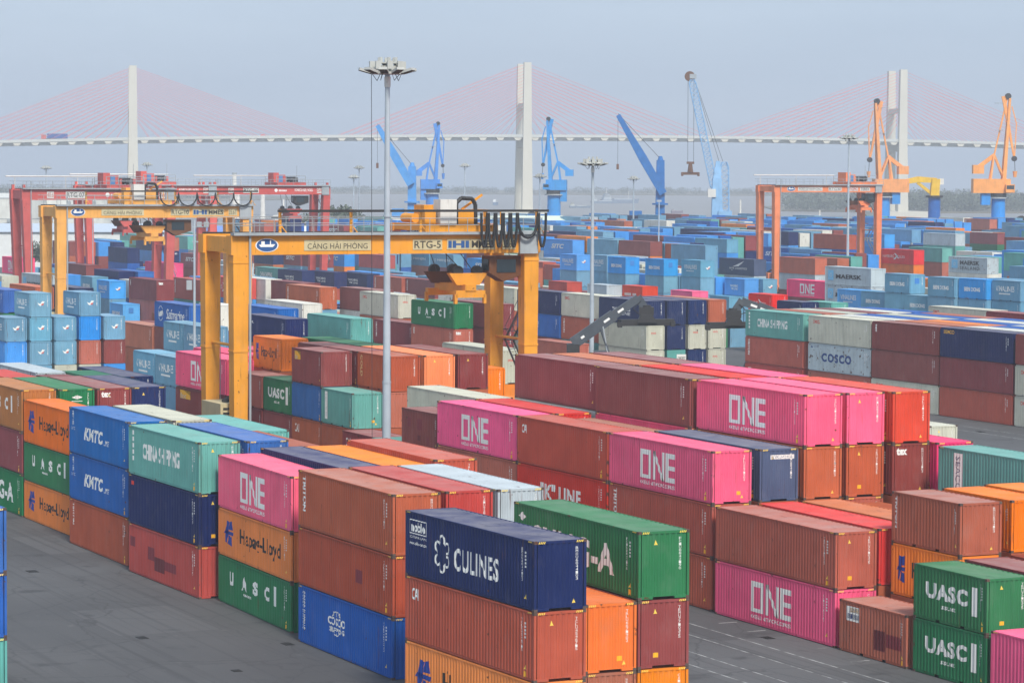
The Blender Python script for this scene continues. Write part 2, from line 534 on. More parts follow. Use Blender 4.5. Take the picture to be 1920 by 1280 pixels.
CM = {}
def cmesh(kind, L, H):
    key = (kind, L, H)
    if key in CM:
        return CM[key]
    m = MB()
    if kind == 'side_panel':
        xs, ds = side_profile(L)
        for i in range(len(xs) - 1):
            m.quad((xs[i], Y_OUT + ds[i], 0.16), (xs[i + 1], Y_OUT + ds[i + 1], 0.16), (xs[i + 1], Y_OUT + ds[i + 1], H - 0.07), (xs[i], Y_OUT + ds[i], H - 0.07))
    elif kind == 'end_panel':
        ys, ds = END_PROFILE
        for i in range(len(ys) - 1):
            x0, x1 = L / 2 - 0.014 - ds[i], L / 2 - 0.014 - ds[i + 1]
            m.quad((x0, ys[i], 0.15), (x1, ys[i + 1], 0.15), (x1, ys[i + 1], H - 0.11), (x0, ys[i], H - 0.11))
    elif kind == 'door':                      # one leaf with its hinges and two lock rods, at the far end
        x = -L / 2 + 0.04
        m.box(x, x + 0.04, 0.0, WID / 2 - POST, 0.15, H - 0.11)
        for y in (0.25, 0.75):
            m.tube((x - 0.03, y, 0.08), (x - 0.03, y, H - 0.06), 0.02, n=6)
            m.box(x - 0.05, x, y - 0.06, y + 0.16, 1.1, 1.14)
        for z in (0.4, 1.0, 1.7, H - 0.4):
            m.box(x - 0.03, x, WID / 2 - 0.22, WID / 2 - 0.1, z, z + 0.1)
    elif kind == 'roof':
        xs, ds = corr(-L / 2 + 0.25, L / 2 - 0.25, 0.42, 0.022)
        xs = [-L / 2 + 0.09] + xs + [L / 2 - 0.09]; ds = [0] + ds + [0]
        z = H - 0.012
        for i in range(len(xs) - 1):
            m.quad((xs[i], -WID / 2 + 0.05, z - ds[i]), (xs[i + 1], -WID / 2 + 0.05, z - ds[i + 1]), (xs[i + 1], WID / 2 - 0.05, z - ds[i + 1]), (xs[i], WID / 2 - 0.05, z - ds[i]))
    elif kind == 'frame':
        w, l = WID / 2, L / 2
        for sx in (-1, 1):
            for sy in (-1, 1):
                x0, x1 = sorted((sx * l - sx * 0.008, sx * (l - POST)))
                y0, y1 = sorted((sy * w - sy * 0.006, sy * (w - POST + .04)))
                m.box(x0, x1, y0, y1, 0.11, H - 0.11)
            x0, x1 = sorted((sx * l - sx * 0.006, sx * (l - 0.10)))
            m.box(x0, x1, -w + 0.14, w - 0.14, H - 0.115, H - 0.008)
            x0, x1 = sorted((sx * l - sx * 0.01, sx * (l - 0.12)))
            if sx > 0 and L > 10:             # gooseneck tunnel under the near end
                m.box(x0, x1, -w + 0.14, -0.52, 0.03, 0.155)
                m.box(x0, x1, 0.52, w - 0.14, 0.03, 0.155)
                m.box(x0, x1, -0.52, 0.52, 0.125, 0.155)
            else:
                m.box(x0, x1, -w + 0.14, w - 0.14, 0.03, 0.155)
        for sy in (-1, 1):
            y0, y1 = sorted((sy * w - sy * 0.004, sy * (w - 0.07)))
            m.box(-l + 0.14, l - 0.14, y0, y1, H - 0.075, H - 0.006)
            y0, y1 = sorted((sy * w - sy * 0.03, sy * (w - 0.08)))
            if L < 10:                        # fork pockets cut the short ones' bottom rail
                for p0, p1 in ((-l + 0.14, -1.2), (-0.85, 0.85), (1.2, l - 0.14)):
                    m.box(p0, p1, y0, y1, 0.035, 0.165)
                m.box(-1.2, -0.85, y0, y1, 0.135, 0.165)
                m.box(0.85, 1.2, y0, y1, 0.135, 0.165)
            else:
                m.box(-l + 0.14, l - 0.14, y0, y1, 0.045, 0.165)
        m.quad((-l + .1, -w + .07, 0.14), (l - .1, -w + .07, 0.14), (l - .1, w - .07, 0.14), (-l + .1, w - .07, 0.14))
    elif kind == 'corner_casting':
        m.box(-0.089, 0.089, -0.081, 0.081, -0.059, 0.059)
        m.box(-0.092, -0.088, -0.03, 0.03, -0.03, 0.03)
    elif kind == 'shell':                     # whole small far-off container: posts, rails, recessed panels
        w, l = WID / 2, L / 2
        m.box(-l + 0.05, l - 0.05, -w + 0.04, w - 0.04, 0.10, H - 0.04)
        for sx in (-1, 1):
            for sy in (-1, 1):
                x0, x1 = sorted((sx * l, sx * (l - 0.17))); y0, y1 = sorted((sy * w, sy * (w - 0.13)))
                m.box(x0, x1, y0, y1, 0.0, H)
            x0, x1 = sorted((sx * (l - .01), sx * (l - 0.1)))
            m.box(x0, x1, -w + 0.12, w - 0.12, H - 0.12, H - 0.005)
            m.box(x0, x1, -w + 0.12, w - 0.12, 0.03, 0.16)
        for sy in (-1, 1):
            y0, y1 = sorted((sy * (w - .008), sy * (w - 0.08)))
            m.box(-l + 0.15, l - 0.15, y0, y1, H - 0.09, H - 0.005)
            m.box(-l + 0.15, l - 0.15, y0, y1, 0.03, 0.16)
    me = m.mesh('container_' + kind)
    CM[key] = me
    return me

# ------------------------------------------------------------------ lettering on containers
# element: (face, colour, kind, ...) on the left side s = share of the length from the far end, t = share of the height
def T(body, s0, s1, t0, t1, col='w', face='S', **k): return (face, col, 'text', body, s0, s1, t0, t1, k)
def V(body, s0, s1, t0, t1, col='w', face='S', **k): return (face, col, 'vert', body, s0, s1, t0, t1, k)
def ST_(body, s0, s1, t0, t1, col='w', face='S', **k): return (face, col, 'stack', body, s0, s1, t0, t1, k)
def BX_(s0, s1, t0, t1, col='w', face='S'): return (face, col, 'poly', [(s0, t0), (s1, t0), (s1, t1), (s0, t1)])
def PG(pts, col='w', face='S'): return (face, col, 'poly', pts)
def RG(s, t, r_m, w_m, col='w', face='S', n=20, arc=(0, 1)): return (face, col, 'ring', s, t, r_m, w_m, n, arc)
def dashes(s0, s1, t0, t1, n, col='w', face='S'):
    return [BX_(s0 + (s1 - s0) * i / n, s0 + (s1 - s0) * (i + 0.68) / n, t0, t1, col, face) for i in range(n)]
def letters_one():
    o = []
    x = 0.315
    # O
    o += [BX_(.315, .338, .24, .80), BX_(.392, .415, .24, .80), BX_(.338, .392, .24, .31), BX_(.338, .392, .70, .80)]
    # N
    o += [BX_(.435, .458, .24, .80), BX_(.522, .545, .24, .80), PG([(.458, .80), (.435, .80), (.522, .24), (.545, .24)])]
    # E
    o += [BX_(.562, .588, .24, .80), BX_(.588, .652, .24, .335), BX_(.588, .652, .475, .56), BX_(.588, .652, .70, .80)]
    o.append(T('OCEAN NETWORK EXPRESS', .315, .652, .12, .19, bold=.015))
    return o
def hapag(short=False):
    e = [PG([(.095, .33), (.125, .30), (.160, .76), (.120, .79)], 'b'), PG([(.150, .60), (.205, .61), (.198, .80), (.162, .77)], 'b'),
         PG([(.132, .30), (.200, .26), (.190, .45), (.146, .49)], 'b'), PG([(.085, .50), (.205, .49), (.212, .565), (.095, .575)], 'b')]
    e.append(T('Hapag-Lloyd', .31, .86, .30, .70, 'k', bold=.02, spacing=1.05))
    return e
BIRD = [PG([(.36, .60), (.48, .55), (.58, .66), (.70, .64), (.60, .54), (.50, .46), (.42, .50)], 'w', 'E'),
        PG([(.52, .54), (.66, .58), (.62, .50), (.54, .48)], 'r', 'E')]
LOGOS = {
    'one': letters_one(),
    'culines': [RG(.30 + .042 * math.cos(R(60 * i + 30)), .47 + .20 * math.sin(R(60 * i + 30)), .27, .10, arc=((60 * i + 30 - 125) / 360, (60 * i + 30 + 125) / 360)) for i in range(6)] + [
        T('CULINES', .395, .735, .28, .62, bold=.025, spacing=1.1),
        BX_(.03, .175, .87, .885), BX_(.03, .175, .665, .68), BX_(.03, .037, .68, .87), BX_(.168, .175, .68, .87),
        T('noble', .045, .16, .70, .85, bold=.04), T('CONTAINER LEASING', .03, .175, .60, .635), T('www.noble-con.com', .03, .175, .50, .55, bold=.02)],
    'hapag': hapag(),
    'uasc': [T('U', .16, .22, .44, .73, bold=.06), T('A', .335, .405, .44, .73, bold=.05), T('S', .49, .555, .44, .73, bold=.06), T('C', .65, .715, .44, .73, bold=.06),
             BX_(.77, .80, .40, .80), T('uasc.net', .36, .47, .33, .39, bold=.02)],
    'uasc2': [T('UASC', .17, .74, .42, .72, bold=.05, spacing=1.12), BX_(.80, .865, .28, .80), T('uasc.net', .38, .58, .27, .35, bold=.02)],
    'triton': [V('TRITON', .045, .08, .30, .92, bold=.045)],
    'tritons': [V('TRITON', .05, .075, .45, .93, bold=.02)],
    'cai': [T('CAI', .055, .11, .66, .84, bold=.03)],
    'cai2': [T('CAI', .10, .24, .58, .82, bold=.03)],
    'coscos': [RG(.42, .56, .62, .05), T('COSCO', .33, .51, .52, .66, bold=.03), T('SHIPPING', .34, .50, .40, .49, bold=.02), BX_(.415, .425, .36, .40), BX_(.415, .425, .68, .77), BX_(.385, .39, .68, .755), BX_(.45, .455, .68, .755),
               V('COSCO SHIPPING', .045, .07, .25, .92)],
    'cosco': [T('COSCO', .22, .70, .36, .68, 'd', bold=.05, spacing=1.25), T('COSCO', .09, .17, .86, .91, 'd'), PG([(.04, .84), (.075, .84), (.0575, .93)], 'd')],
    'kmtc': [T('KMTC', .26, .58, .36, .64, bold=.045, spacing=1.1, shear=.2), T('LINE', .59, .68, .36, .47, bold=.02, shear=.2), V('KMTC LINE', .05, .075, .62, .93, bold=.02), T('KMTC', .03, .10, .52, .58)],
    'chs': [T('CHINA SHIPPING', .21, .73, .38, .70, bold=.035, spacing=1.08), *[BX_(.055, .08, .30 + .13 * i, .39 + .13 * i) for i in range(5)]],
    'sunga': [T('SUNG-A', .16, .815, .26, .72, bold=.04, spacing=1.1), PG([(.04, .80), (.07, .87), (.10, .80), (.07, .73)]), ],
    'dia': [RG(.5, .80, .13, .05, face='E'), PG([(.34, .80), (.5, .85), (.66, .80), (.5, .75)], 'w', 'E'), BX_(.34, .66, .70, .715, 'w', 'E')],
    'tex': [T('tex', .12, .40, .78, .92, 'w', 'E', bold=.05), V('tex', .05, .08, .62, .90, bold=.04)],
    'hmm': [T('HMM', .18, .42, .66, .82, 'w', 'E', bold=.05)],
    'kline': [T('"K" LINE', .27, .72, .36, .70, bold=.04)],
    'oocl': [T('OOCL', .075, .19, .72, .84, 'r', bold=.04), T('OOCL', .27, .55, .66, .73, 'r', 'E', bold=.04)],
    'ooclend': [T('OOCL', .27, .55, .66, .73, 'r', 'E', bold=.04)],
    'nyk': [BX_(.28, .90, .80, .88, 'w', 'E'), T('NYKU424561', .30, .88, .81, .87, 'd', 'E')],
    'nyklog': [T('NYK LOGISTICS', .30, .80, .36, .47, bold=.02), PG([(.38, .50), (.58, .72), (.72, .88), (.64, .70), (.56, .54)]), dashes(.36, .78, .28, .32, 12)[0]],
    'plain': [PG([(.04, .88), (.07, .88), (.07, .80), (.04, .80)], 'r')],
    'patch': [BX_(.02, .09, .55, .75, 'p'), BX_(.28, .38, .40, .66, 'p'), BX_(.38, .52, .22, .50, 'q'), BX_(.52, .68, .30, .48, 'p')],
    'dup': [BX_(.62, .69, .38, .60, 'p')],
    'patch2': [BX_(.16, .24, .55, .78, 'p'), BX_(.42, .56, .50, .78, 'p'), BX_(.44, .52, .22, .36, 'q'), BX_(.68, .76, .14, .36, 'p')],
    'label': [BX_(.10, .30, .62, .90, 'w'), BX_(.12, .29, .66, .76, 'b'), BX_(.16, .29, .79, .88, 'y'), BX_(.52, .68, .2, .58, 'q'), BX_(.70, .92, .3, .55, 'p')],
    'gold': [V('GOLD', .09, .15, .32, .92, 'c', bold=.01)],
    'bx': [BX_(.09, .30, .68, .92, 'y'), PG([(.16, .92), (.30, .92), (.30, .80)], 'k'), T('bx', .10, .22, .68, .84, bold=.04)],
    'seacov': [BX_(.12, .19, .14, .92, 'w'), V('SEACO', .135, .175, .2, .86, 'd')],
    'seaco': [T('SEACO', .045, .20, .80, .92, 'y', bold=.03)],
    'vina': [T('VINALINES', .14, .80, .46, .72, bold=.01), *dashes(.26, .66, .32, .38, 9)] + BIRD,
    'bd': [T('BIEN DONG', .20, .78, .38, .58, bold=.04), BX_(.34, .62, .52, .80, 'o', 'E')],
    'saf': [T('Safmarine', .34, .86, .36, .76, bold=.01, shear=.25), RG(.18, .55, .85, .07), PG([(.12, .40), (.22, .46), (.24, .68), (.14, .60)])],
    'ham': [T('HAMBURG', .09, .42, .42, .62), T('SÜD', .58, .74, .42, .62), PG([(.40, .30), (.46, .32), (.56, .60), (.51, .60)]), PG([(.42, .74), (.48, .70), (.58, .40), (.54, .38)]), ],
    'sitc': [T('SITC', .26, .70, .42, .72, bold=.04, shear=.25)],
    'maersk': [T('MAERSK', .24, .80, .36, .60, 'k', bold=.03), BX_(.07, .19, .25, .80, 'l'), PG([(.12, .62), (.13, .50), (.10, .50), (.16, .50), (.13, .50), (.14, .38)]), RG(.13, .52, .3, .12)],
    'msl': [T('MAERSK', .30, .80, .52, .78, 'k', bold=.03), T('SEALAND', .30, .80, .22, .42, 'k', bold=.01, spacing=1.2), BX_(.08, .24, .28, .82, 'l'), RG(.16, .55, .3, .12)],
    'ym': [T('YANG MING', .28, .66, .50, .64, bold=.03), T('YM LINE', .32, .66, .34, .46, bold=.02)],
    'yml': [T('YML', .12, .24, .70, .78)],
    'hanjin': [T('HANJIN', .30, .84, .40, .62, bold=.02), RG(.20, .50, .35, .1)],
    'kc': [T('KC', .6, .82, .74, .86, 'w', 'E', bold=.04)],
    'rl': [*dashes(.12, .45, .46, .60, 6), *dashes(.52, .70, .46, .60, 3)],
}
LCOL = {'w': ('lettering_white', 'e8e8e2'), 'k': ('lettering_black', '2a2624'), 'b': ('lettering_blue', '1c3f94'), 'd': ('lettering_navy', '1f3f7c'),
        'r': ('lettering_red', 'd03a2a'), 'y': ('lettering_yellow', 'f0b429'), 'c': ('lettering_cream', 'd9c58a'), 'p': ('touch_up_patch', '7c3038'),
        'q': ('touch_up_patch_dark', '66272c'), 'o': ('touch_up_patch_blue', '3a7fc4'), 'l': ('lettering_sky', '7fc3e6'), 'z': ('hazard_yellow', 'f5d35a')}
def lmat(c):
    n, col = LCOL[c]
    return plain(n, col, 0.55, 0, 0.08)

def elem_geo(e, wid, hei):
    """one element as flat (s, t) metres geometry"""
    kind = e[2]
    if kind == 'poly':
        return [(s * wid, t * hei) for s, t in e[3]], [tuple(range(len(e[3])))]
    if kind == 'ring':
        _, _, _, s, t, r, w, n, arc = e
        vs, fs = [], []
        for i in range(n + 1):
            a = 2 * math.pi * (arc[0] + (arc[1] - arc[0]) * i / n)
            for rr in (r, r - w):
                vs.append((s * wid + rr * math.cos(a), t * hei + rr * math.sin(a)))
        for i in range(n):
            fs.append((2 * i, 2 * i + 2, 2 * i + 3, 2 * i + 1))
        return vs, fs
    _, _, _, body, s0, s1, t0, t1, k = e
    if kind == 'text':
        co, fs, _ = text_mesh(body, **k)
        return [((s0 + (s1 - s0) * x) * wid, (t0 + (t1 - t0) * y) * hei) for x, y in co], fs
    if kind == 'vert':
        co, fs, _ = text_mesh(body, **k)
        return [((s0 + (s1 - s0) * y) * wid, (t1 - (t1 - t0) * x) * hei) for x, y in co], fs
    vs, out = [], []
    n = len(body)
    for i, ch in enumerate(body):
        if ch == ' ':
            continue
        co, fs, _ = text_mesh(ch, **k)
        a, b = t1 - (t1 - t0) * (i + 0.86) / n, t1 - (t1 - t0) * i / n
        m = len(vs)
        vs += [((s0 + (s1 - s0) * x) * wid, (a + (b - a) * y) * hei) for x, y in co]
        out += [tuple(m + j for j in f) for f in fs]
    return vs, out

LM = {}
def letter_meshes(key, elems, L, H, flat):
    """list of (colour, mesh): paint that follows the corrugation of the panel it is on"""
    k = (key, L, H, flat)
    if k in LM:
        return LM[k]
    groups = {}
    for e in elems:
        groups.setdefault((e[0], e[1]), []).append(e)
    res = []
    for (face, colr), es in groups.items():
        bm = bmesh.new()
        wid = L if face == 'S' else WID
        for e in es:
            vs, fs = elem_geo(e, wid, H)
            bv = [bm.verts.new((x - wid / 2, 0, y)) for x, y in vs]
            for f in fs:
                try:
                    bm.faces.new([bv[i] for i in f])
                except ValueError:
                    pass
        xs, ds = side_profile(L) if face == 'S' else END_PROFILE
        if not flat:
            lo = min(v.co.x for v in bm.verts); hi = max(v.co.x for v in bm.verts)
            for x in xs:
                if lo < x < hi:
                    bmesh.ops.bisect_plane(bm, geom=bm.verts[:] + bm.edges[:] + bm.faces[:], plane_co=(x, 0, 0), plane_no=(1, 0, 0), dist=1e-5)
        for v in bm.verts:
            s = v.co.x
            d = 0.0 if flat else float(np.interp(s, xs, ds))
            off = 0.035 if flat else 0.004
            if face == 'S':
                v.co.y = (Y_OUT + d - off) if not flat else -WID / 2 - 0.006
            else:
                v.co = ((L / 2 - 0.014 - d + off) if not flat else L / 2 + 0.006, s, v.co.z)
        me = bpy.data.meshes.new('lettering')
        bm.to_mesh(me)
        bm.free()
        res.append((colr, me))
    LM[k] = res
    return res

IDS = ['TGBU4092443', 'TCLU4546715', 'BMOU6044103', 'WSLU4124453', 'TRLU6671902', 'CAIU9283467', 'TEMU7710325', 'FCIU8842190']
def marks(i):
    """small print of container i: number columns, warning triangle, capacity label"""
    r = random.Random(i * 13 + 5)
    e = [ST_(IDS[i % len(IDS)], .80, .835, .42, .90, 'w', 'E'),
         ST_(IDS[i % len(IDS)], .905, .912, .40, .88, 'w', 'S'),
         *[BX_(.928, .938, .80 - .05 * j, .83 - .05 * j, 'w', 'S') for j in range(5)],
         PG([(.925, .16), (.945, .16), (.935, .225)], 'z', 'S')]
    if r.random() < .6:
        e.append(PG([(.72, .10), (.80, .10), (.76, .165)] if r.random() < .6 else [(.30, .80), (.38, .80), (.34, .87)], 'z', 'E'))
    if r.random() < .22:
        s = r.choice((.46, .30, .62)); e.append(BX_(s, s + .10, .16, .23, 'y', 'E'))
    if r.random() < .35:
        e.append(BX_(.926, .944, .045, .13, 'y', 'S'))
    return e
HAZ = []
for f0 in (0.075, 0.80):
    for j in range(4):
        x = f0 + j * .034
        HAZ.append(PG([(x, .963), (x + .018, .963), (x + .034, .993), (x + .016, .993)], 'z', 'E'))
for f0 in (0.016, 0.955):
    for j in range(4):
        x = f0 + j * .007
        HAZ.append(PG([(x, .975), (x + .004, .975), (x + .007, .995), (x + .003, .995)], 'z', 'S'))
# ------------------------------------------------------------------ the stacks
rt_ = random.Random(3)
UNSEEN = ('br mr rb nb bl tl cr wh or gn sb lb gy br mr ob').split()
STACKS = []       # dicts: a (near end), b (left face), L, skew, tiers [(colour, logo, height)], fill
def tiers_of(s, L):
    out = []
    for tok in s.split():
        hgt = HC
        if tok.endswith('*') :
            tok, hgt = tok[:-1], HS
        c, _, lg = tok.partition(':')
        out.append((c, lg, hgt))
    return out

def AB(a, b, s, size=40, skew=0.0, fill=False, where=''):
    STACKS.append(dict(a=a, b=b, L=L40 if size == 40 else L20, skew=R(skew), tiers=tiers_of(s, size), fill=fill, where=where))

def ST(u, v, s, size=40, anc='N', where=''):
    """a stack from the pixel of a top corner of its top container: N near left, TL far left, TR near right"""
    t = tiers_of(s, size)
    L = L40 if size == 40 else L20
    a, b = un(u, v, sum(x[2] for x in t))
    t = [(rt_.choice(UNSEEN), lg, hh) if (c == 'br' and not lg and i < len(t) - 1) else (c, lg, hh) for i, (c, lg, hh) in enumerate(t)]
    if anc == 'TL':
        a += L
    elif anc == 'TR':
        b -= WID
    STACKS.append(dict(a=a, b=b, L=L, skew=0.0, tiers=t, fill=False, where=where))

# front block, its long faces on the open asphalt
w = 'front block'
AB(-104.3, 50.45, 'or:hapag rb:cai nb:culines', skew=2.3, where=w)
AB(-105.3, 53.3, 'br:hmm or:hapag', where=w)
AB(-105.4, 55.85, 'or mr gn:sunga', where=w)
AB(-122.2, 51.8, 'bl:coscos br:dup br:triton', where=w)
AB(-122.4, 54.6, 'br br rb:cai', where=w)
AB(-122.2, 57.2, 'br br gy', where=w)
AB(-136.7, 52.3, 'gn:uasc* or:hapag* pk:one', skew=-1.76, where=w)
AB(-136.6, 55.1, 'br* br nb', where=w)
AB(-136.4, 57.6, 'br* br or', where=w)
AB(-136.2, 60.1, 'br br rb:cai', where=w)
AB(-149.8, 51.85, 'rb:patch nb:plain tl:chs', skew=.68, where=w)
AB(-149.5, 54.6, 'br br bl', where=w)
AB(-149.6, 57.3, 'br br* br*', where=w)
AB(-163.6, 52.2, 'br:tritons bl:kmtc bl:kmtc', where=w)
AB(-163.5, 55.0, 'br br cr', where=w)
AB(-163.6, 57.7, 'br br*', where=w)
AB(-164.6, 60.4, 'br* br* tl*', where=w)
AB(-177.6, 53.2, 'or:hapag* gn:uasc* or:hapag', where=w)
AB(-177.4, 56.0, 'br* br*', where=w)
AB(-190.1, 53.1, 'gn:sunga mr:tex tn:uasc', where=w)
AB(-189.6, 55.65, 'br br gn:dia', where=w)
AB(-189.6, 58.2, 'br br mr:tex', where=w)
AB(-189.7, 60.75, 'br br nb', where=w)
AB(-203.8, 61.5, 'br* br* mr*', where=w)
AB(-207.5, 64.3, 'br* br* gn*', where=w)
AB(-211.8, 67.2, 'br* br* nb:seaco*', where=w)
AB(-218.5, 62.6, 'br* br* gy:maersk*', where=w)
AB(-211.0, 58.6, 'br* br* rd*', where=w)
AB(-124.0, 31.5, 'tl bl bl', where='far side of the asphalt')

# second block under the near yellow gantry
w = 'block beside the lane lines'
AB(-115.1, 75.55, 'br:label*', 20, where=w)
AB(-108.55, 75.6, 'gn:uasc2* gn:uasc2*', 20, where=w)
AB(-96.0, 75.6, 'pk:one', where=w)
AB(-115.4, 78.75, 'br* or:hapag* br:triton*', 20, where=w)
AB(-115.6, 81.9, 'br* br* or*', 20, where=w)
AB(-116.8, 84.9, 'br* br* or*', 20, where=w)
AB(-108.7, 78.6, 'br* mr*', 20, where=w)
AB(-109.0, 81.5, 'br* mr*', 20, where=w)
AB(-121.7, 75.62, 'pk:one br', where=w)
AB(-122.2, 78.5, 'br rd', where=w)
AB(-122.4, 81.3, 'br ob', where=w)
AB(-122.2, 84.1, 'br br*', where=w)
AB(-120.3, 88.9, 'br br tl:seacov', where=w)
ST(1797, 788, 'br* cr*', 20, anc='TR', where=w)
AB(-134.6, 75.8, 'br br:triton pk:one', where=w)
AB(-134.6, 78.75, 'br br dg:nyk', where=w)
AB(-134.5, 81.55, 'br br br pk:one', where=w)
AB(-134.4, 84.35, 'br br br pk', where=w)
AB(-134.4, 87.15, 'br br mr:tex rd', where=w)
AB(-134.2, 89.95, 'br br pk', where=w)
AB(-146.9, 75.75, 'br rd:kline rb:cai', where=w)
AB(-146.9, 78.6, 'br br br*', where=w)
AB(-147.3, 81.35, 'br br pk mr', where=w)
AB(-147.0, 84.2, 'br br br rd', where=w)
AB(-147.0, 87.05, 'br br br pk', where=w)
AB(-147.0, 89.9, 'br br mr', where=w)
AB(-159.4, 75.8, 'br br pk:one', where=w)
AB(-159.4, 78.6, 'br br rd', where=w)
AB(-159.6, 81.35, 'br br wh mr', where=w)
AB(-159.4, 84.2, 'br br br ob', where=w)
AB(-159.4, 87.05, 'br br br mr', where=w)
AB(-171.8, 75.9, 'br* mr* mr:patch2*', 20, where=w)
AB(-171.8, 78.7, 'br br cr', where=w)
AB(-171.8, 81.5, 'br br', where=w)
AB(-177.9, 76.4, 'mr* tl*', 20, where=w)
AB(-183.9, 77.1, 'br* mr:cai2*', 20, where=w)
AB(-189.95, 77.35, 'br* br* tl:seacov*', 20, where=w)
AB(-196.05, 77.4, 'br* br:cai2* bl* mr:bx*', 20, where=w)
AB(-202.15, 77.4, 'br* mr* gn:uasc2*', 20, where=w)
AB(-208.25, 77.3, 'br* mr* br:gold*', 20, where=w)
AB(-214.4, 76.5, 'br mr:bx pk:one', where=w)
AB(-231.0, 78.1, 'lb:vina* lb:vina* lb:vina*', 20, where=w)
AB(-237.2, 78.1, 'lb:vina* lb:vina* lb:vina*', 20, where=w)
AB(-189.9, 80.15, 'br* br* br* br:gold*', 20, where=w)
AB(-196.0, 80.2, 'br* br* br* mr*', 20, where=w)
AB(-202.1, 80.2, 'br* br* br* mr*', 20, where=w)
AB(-212.2, 80.2, 'br* br* br* or:hapag*', 20, where=w)
AB(-218.6, 79.4, 'br br pk', where=w)
AB(-218.4, 82.9, 'br br pk', where=w)
AB(-189.9, 82.95, 'br* br* or* or:hapag*', where=w)
AB(-202.4, 82.95, 'br* br* br* gn*', where=w)
AB(-190.2, 85.75, 'br* br* br* mr*', where=w)
AB(-178.0, 85.75, 'br* or* or*', 20, where=w)
AB(-178.2, 88.5, 'br* or* or*', 20, where=w)
AB(-190.3, 88.5, 'br* or*', where=w)
AB(-198.3, 90.9, 'br br or:hapag', 20, where=w)
# five columns of short ones at the end of the block
for k, s in enumerate(('sb* sb* lb:vina*', 'lb:vina* lb:vina* lb:vina* lb:vina*', 'cr* lb:vina* lb:vina*', 'cr* br* sb* lb:vina*', 'sb* mr* lb:vina*')):
    AB(-300.0, 82.0 + 2.75 * k, s, 20, where='pale blue columns')
AB(-266.0, 90.5, 'lb lb lb:vina', 20, where=w)
AB(-259.8, 90.5, 'lb lb lb:vina', 20, where=w)
# third block under the further yellow gantry
w = 'block behind the yellow gantry'
ST(348, 579, 'br mr bl:saf', where=w)
ST(535, 603, 'br br nb:yml', where=w)
ST(657, 601, 'br br tl', where=w)
ST(829, 643, 'br br cr:oocl', anc='TL', where=w)
ST(290.6, 619.7, 'br:triton br:triton', where=w)
ST(235, 613, 'lb:bd* lb:vina*', 20, where=w)
ST(566, 574, 'br br wh', where=w)
ST(520, 584, 'br br bl:kmtc', where=w)
ST(405, 578, 'br br wh', 20, where=w)
ST(204, 535, 'lb* lb* sb:vina*', 20, where=w)
ST(247, 533.5, 'br* br* wh*', 20, where=w)
ST(287, 533, 'br br mr:tex', where=w)
ST(378, 532, 'br br br:triton', where=w)
ST(235, 578, 'lb* sb:bd*', 20, where=w)
ST(4.7, 554, 'br br bl:kc', where=w)
ST(100, 547, 'br br ob', anc='TR', where=w)
ST(140, 549, 'br br nb', where=w)
ST(83.6, 525.8, 'br br gy:maersk', where=w)
ST(2, 528, 'br br cr', where=w)
ST(122, 525, 'lb* lb* sb*', 20, where=w)
ST(172, 528, 'lb* lb* lb:bd*', 20, where=w)
ST(223, 517, 'br br nb:saf', where=w)
ST(256, 517, 'br br bl', where=w)
ST(38, 494, 'br br* pk:one', where=w)
ST(47, 512, 'lb* lb*', 20, where=w)
ST(80, 512, 'lb* lb*', 20, where=w)
ST(160, 506, 'br br mr', where=w)
w = 'block behind the teal containers'
ST(669, 549, 'br br cr:oocl', anc='TL', where=w)
ST(598, 543, 'br br br:triton', where=w)
ST(636, 541, 'br br mr', anc='TL', where=w)
ST(850, 571, 'br br:tex gn:uasc', where=w)
ST(780, 609, 'br mr:triton', where=w)
ST(927, 571, 'br mr mr', where=w)
ST(452, 528, 'br br rd:ham', where=w)
ST(493, 529, 'br br wh', where=w)
ST(507, 530, 'br br mr', anc='TL', where=w)
ST(315, 501, 'br br pk', where=w)
w = 'long row in front of the depot road'
for u, v, s in ((478, 504.6, 'tl:chs'), (524, 508, 'nb:ym'), (576, 510.5, 'nb:ym'), (634, 512.8, 'nb:ym'), (703, 519.5, 'br:triton'), (755, 523, 'mr:triton'), (822, 529.5, 'wh'), (894, 535.5, 'cr:oocl')):
    ST(u, v, ('br ' if u < 800 else 'br br ') + s, anc='TL', where=w)
w = 'depot beside the dark stacker'
ST(968, 541, 'mr:tex bl:coscos nb:yml', anc='TL', where=w)
ST(1046, 547, 'tl:seacov br:triton cr:oocl', anc='TL', where=w)
AB(-295.2, 157.2, 'cr:ooclend cr:ooclend nb:ym', where=w)
AB(-295.2, 160.0, 'tl nb:yml nb:yml', where=w)
AB(-295.2, 162.8, 'nb:yml cr:ooclend nb:yml', where=w)
AB(-295.6, 165.7, 'cr:ooclend cr:ooclend br', where=w)
w = 'long block at the far roadside'
RB = (-261.5, -248.2, -235.8, -223.4, -210.8)
for a0, s in zip(RB, ('rb:cai br:triton tl:chs', 'br gy:cosco cr:oocl', 'cr:oocl mr mr:tex', 'br mr nb:seaco', 'cr:oocl cr:oocl mr')):
    AB(a0, 158.1, s, where=w)
for a0, row in zip(RB, (('br', 'cr', 'mr', 'wh', 'bl'), ('wh', 'bl', 'cr', 'bl', 'br'), ('ob', 'or', 'bl', 'wh', 'bl'), ('wh', 'bl', 'wh', 'bl', 'cr'), ('bl', 'wh', 'bl', 'wh', 'bl'))):
    for k, c in enumerate(row):
        AB(a0, 160.9 + 2.8 * k, 'br br ' + c, where=w)
w = 'rows behind the far roadside block'
ST(1740, 565, 'br br cr:oocl', anc='TL', where=w)
ST(1848, 574, 'br br mr', anc='TL', where=w)
ST(1203, 535, 'br* br* rd:rl*', 20, where=w)
ST(1297, 543, 'br* br* pk:rl*', 20, where=w)
ST(1446, 548, 'br* br* rd:ham*', 20, where=w)
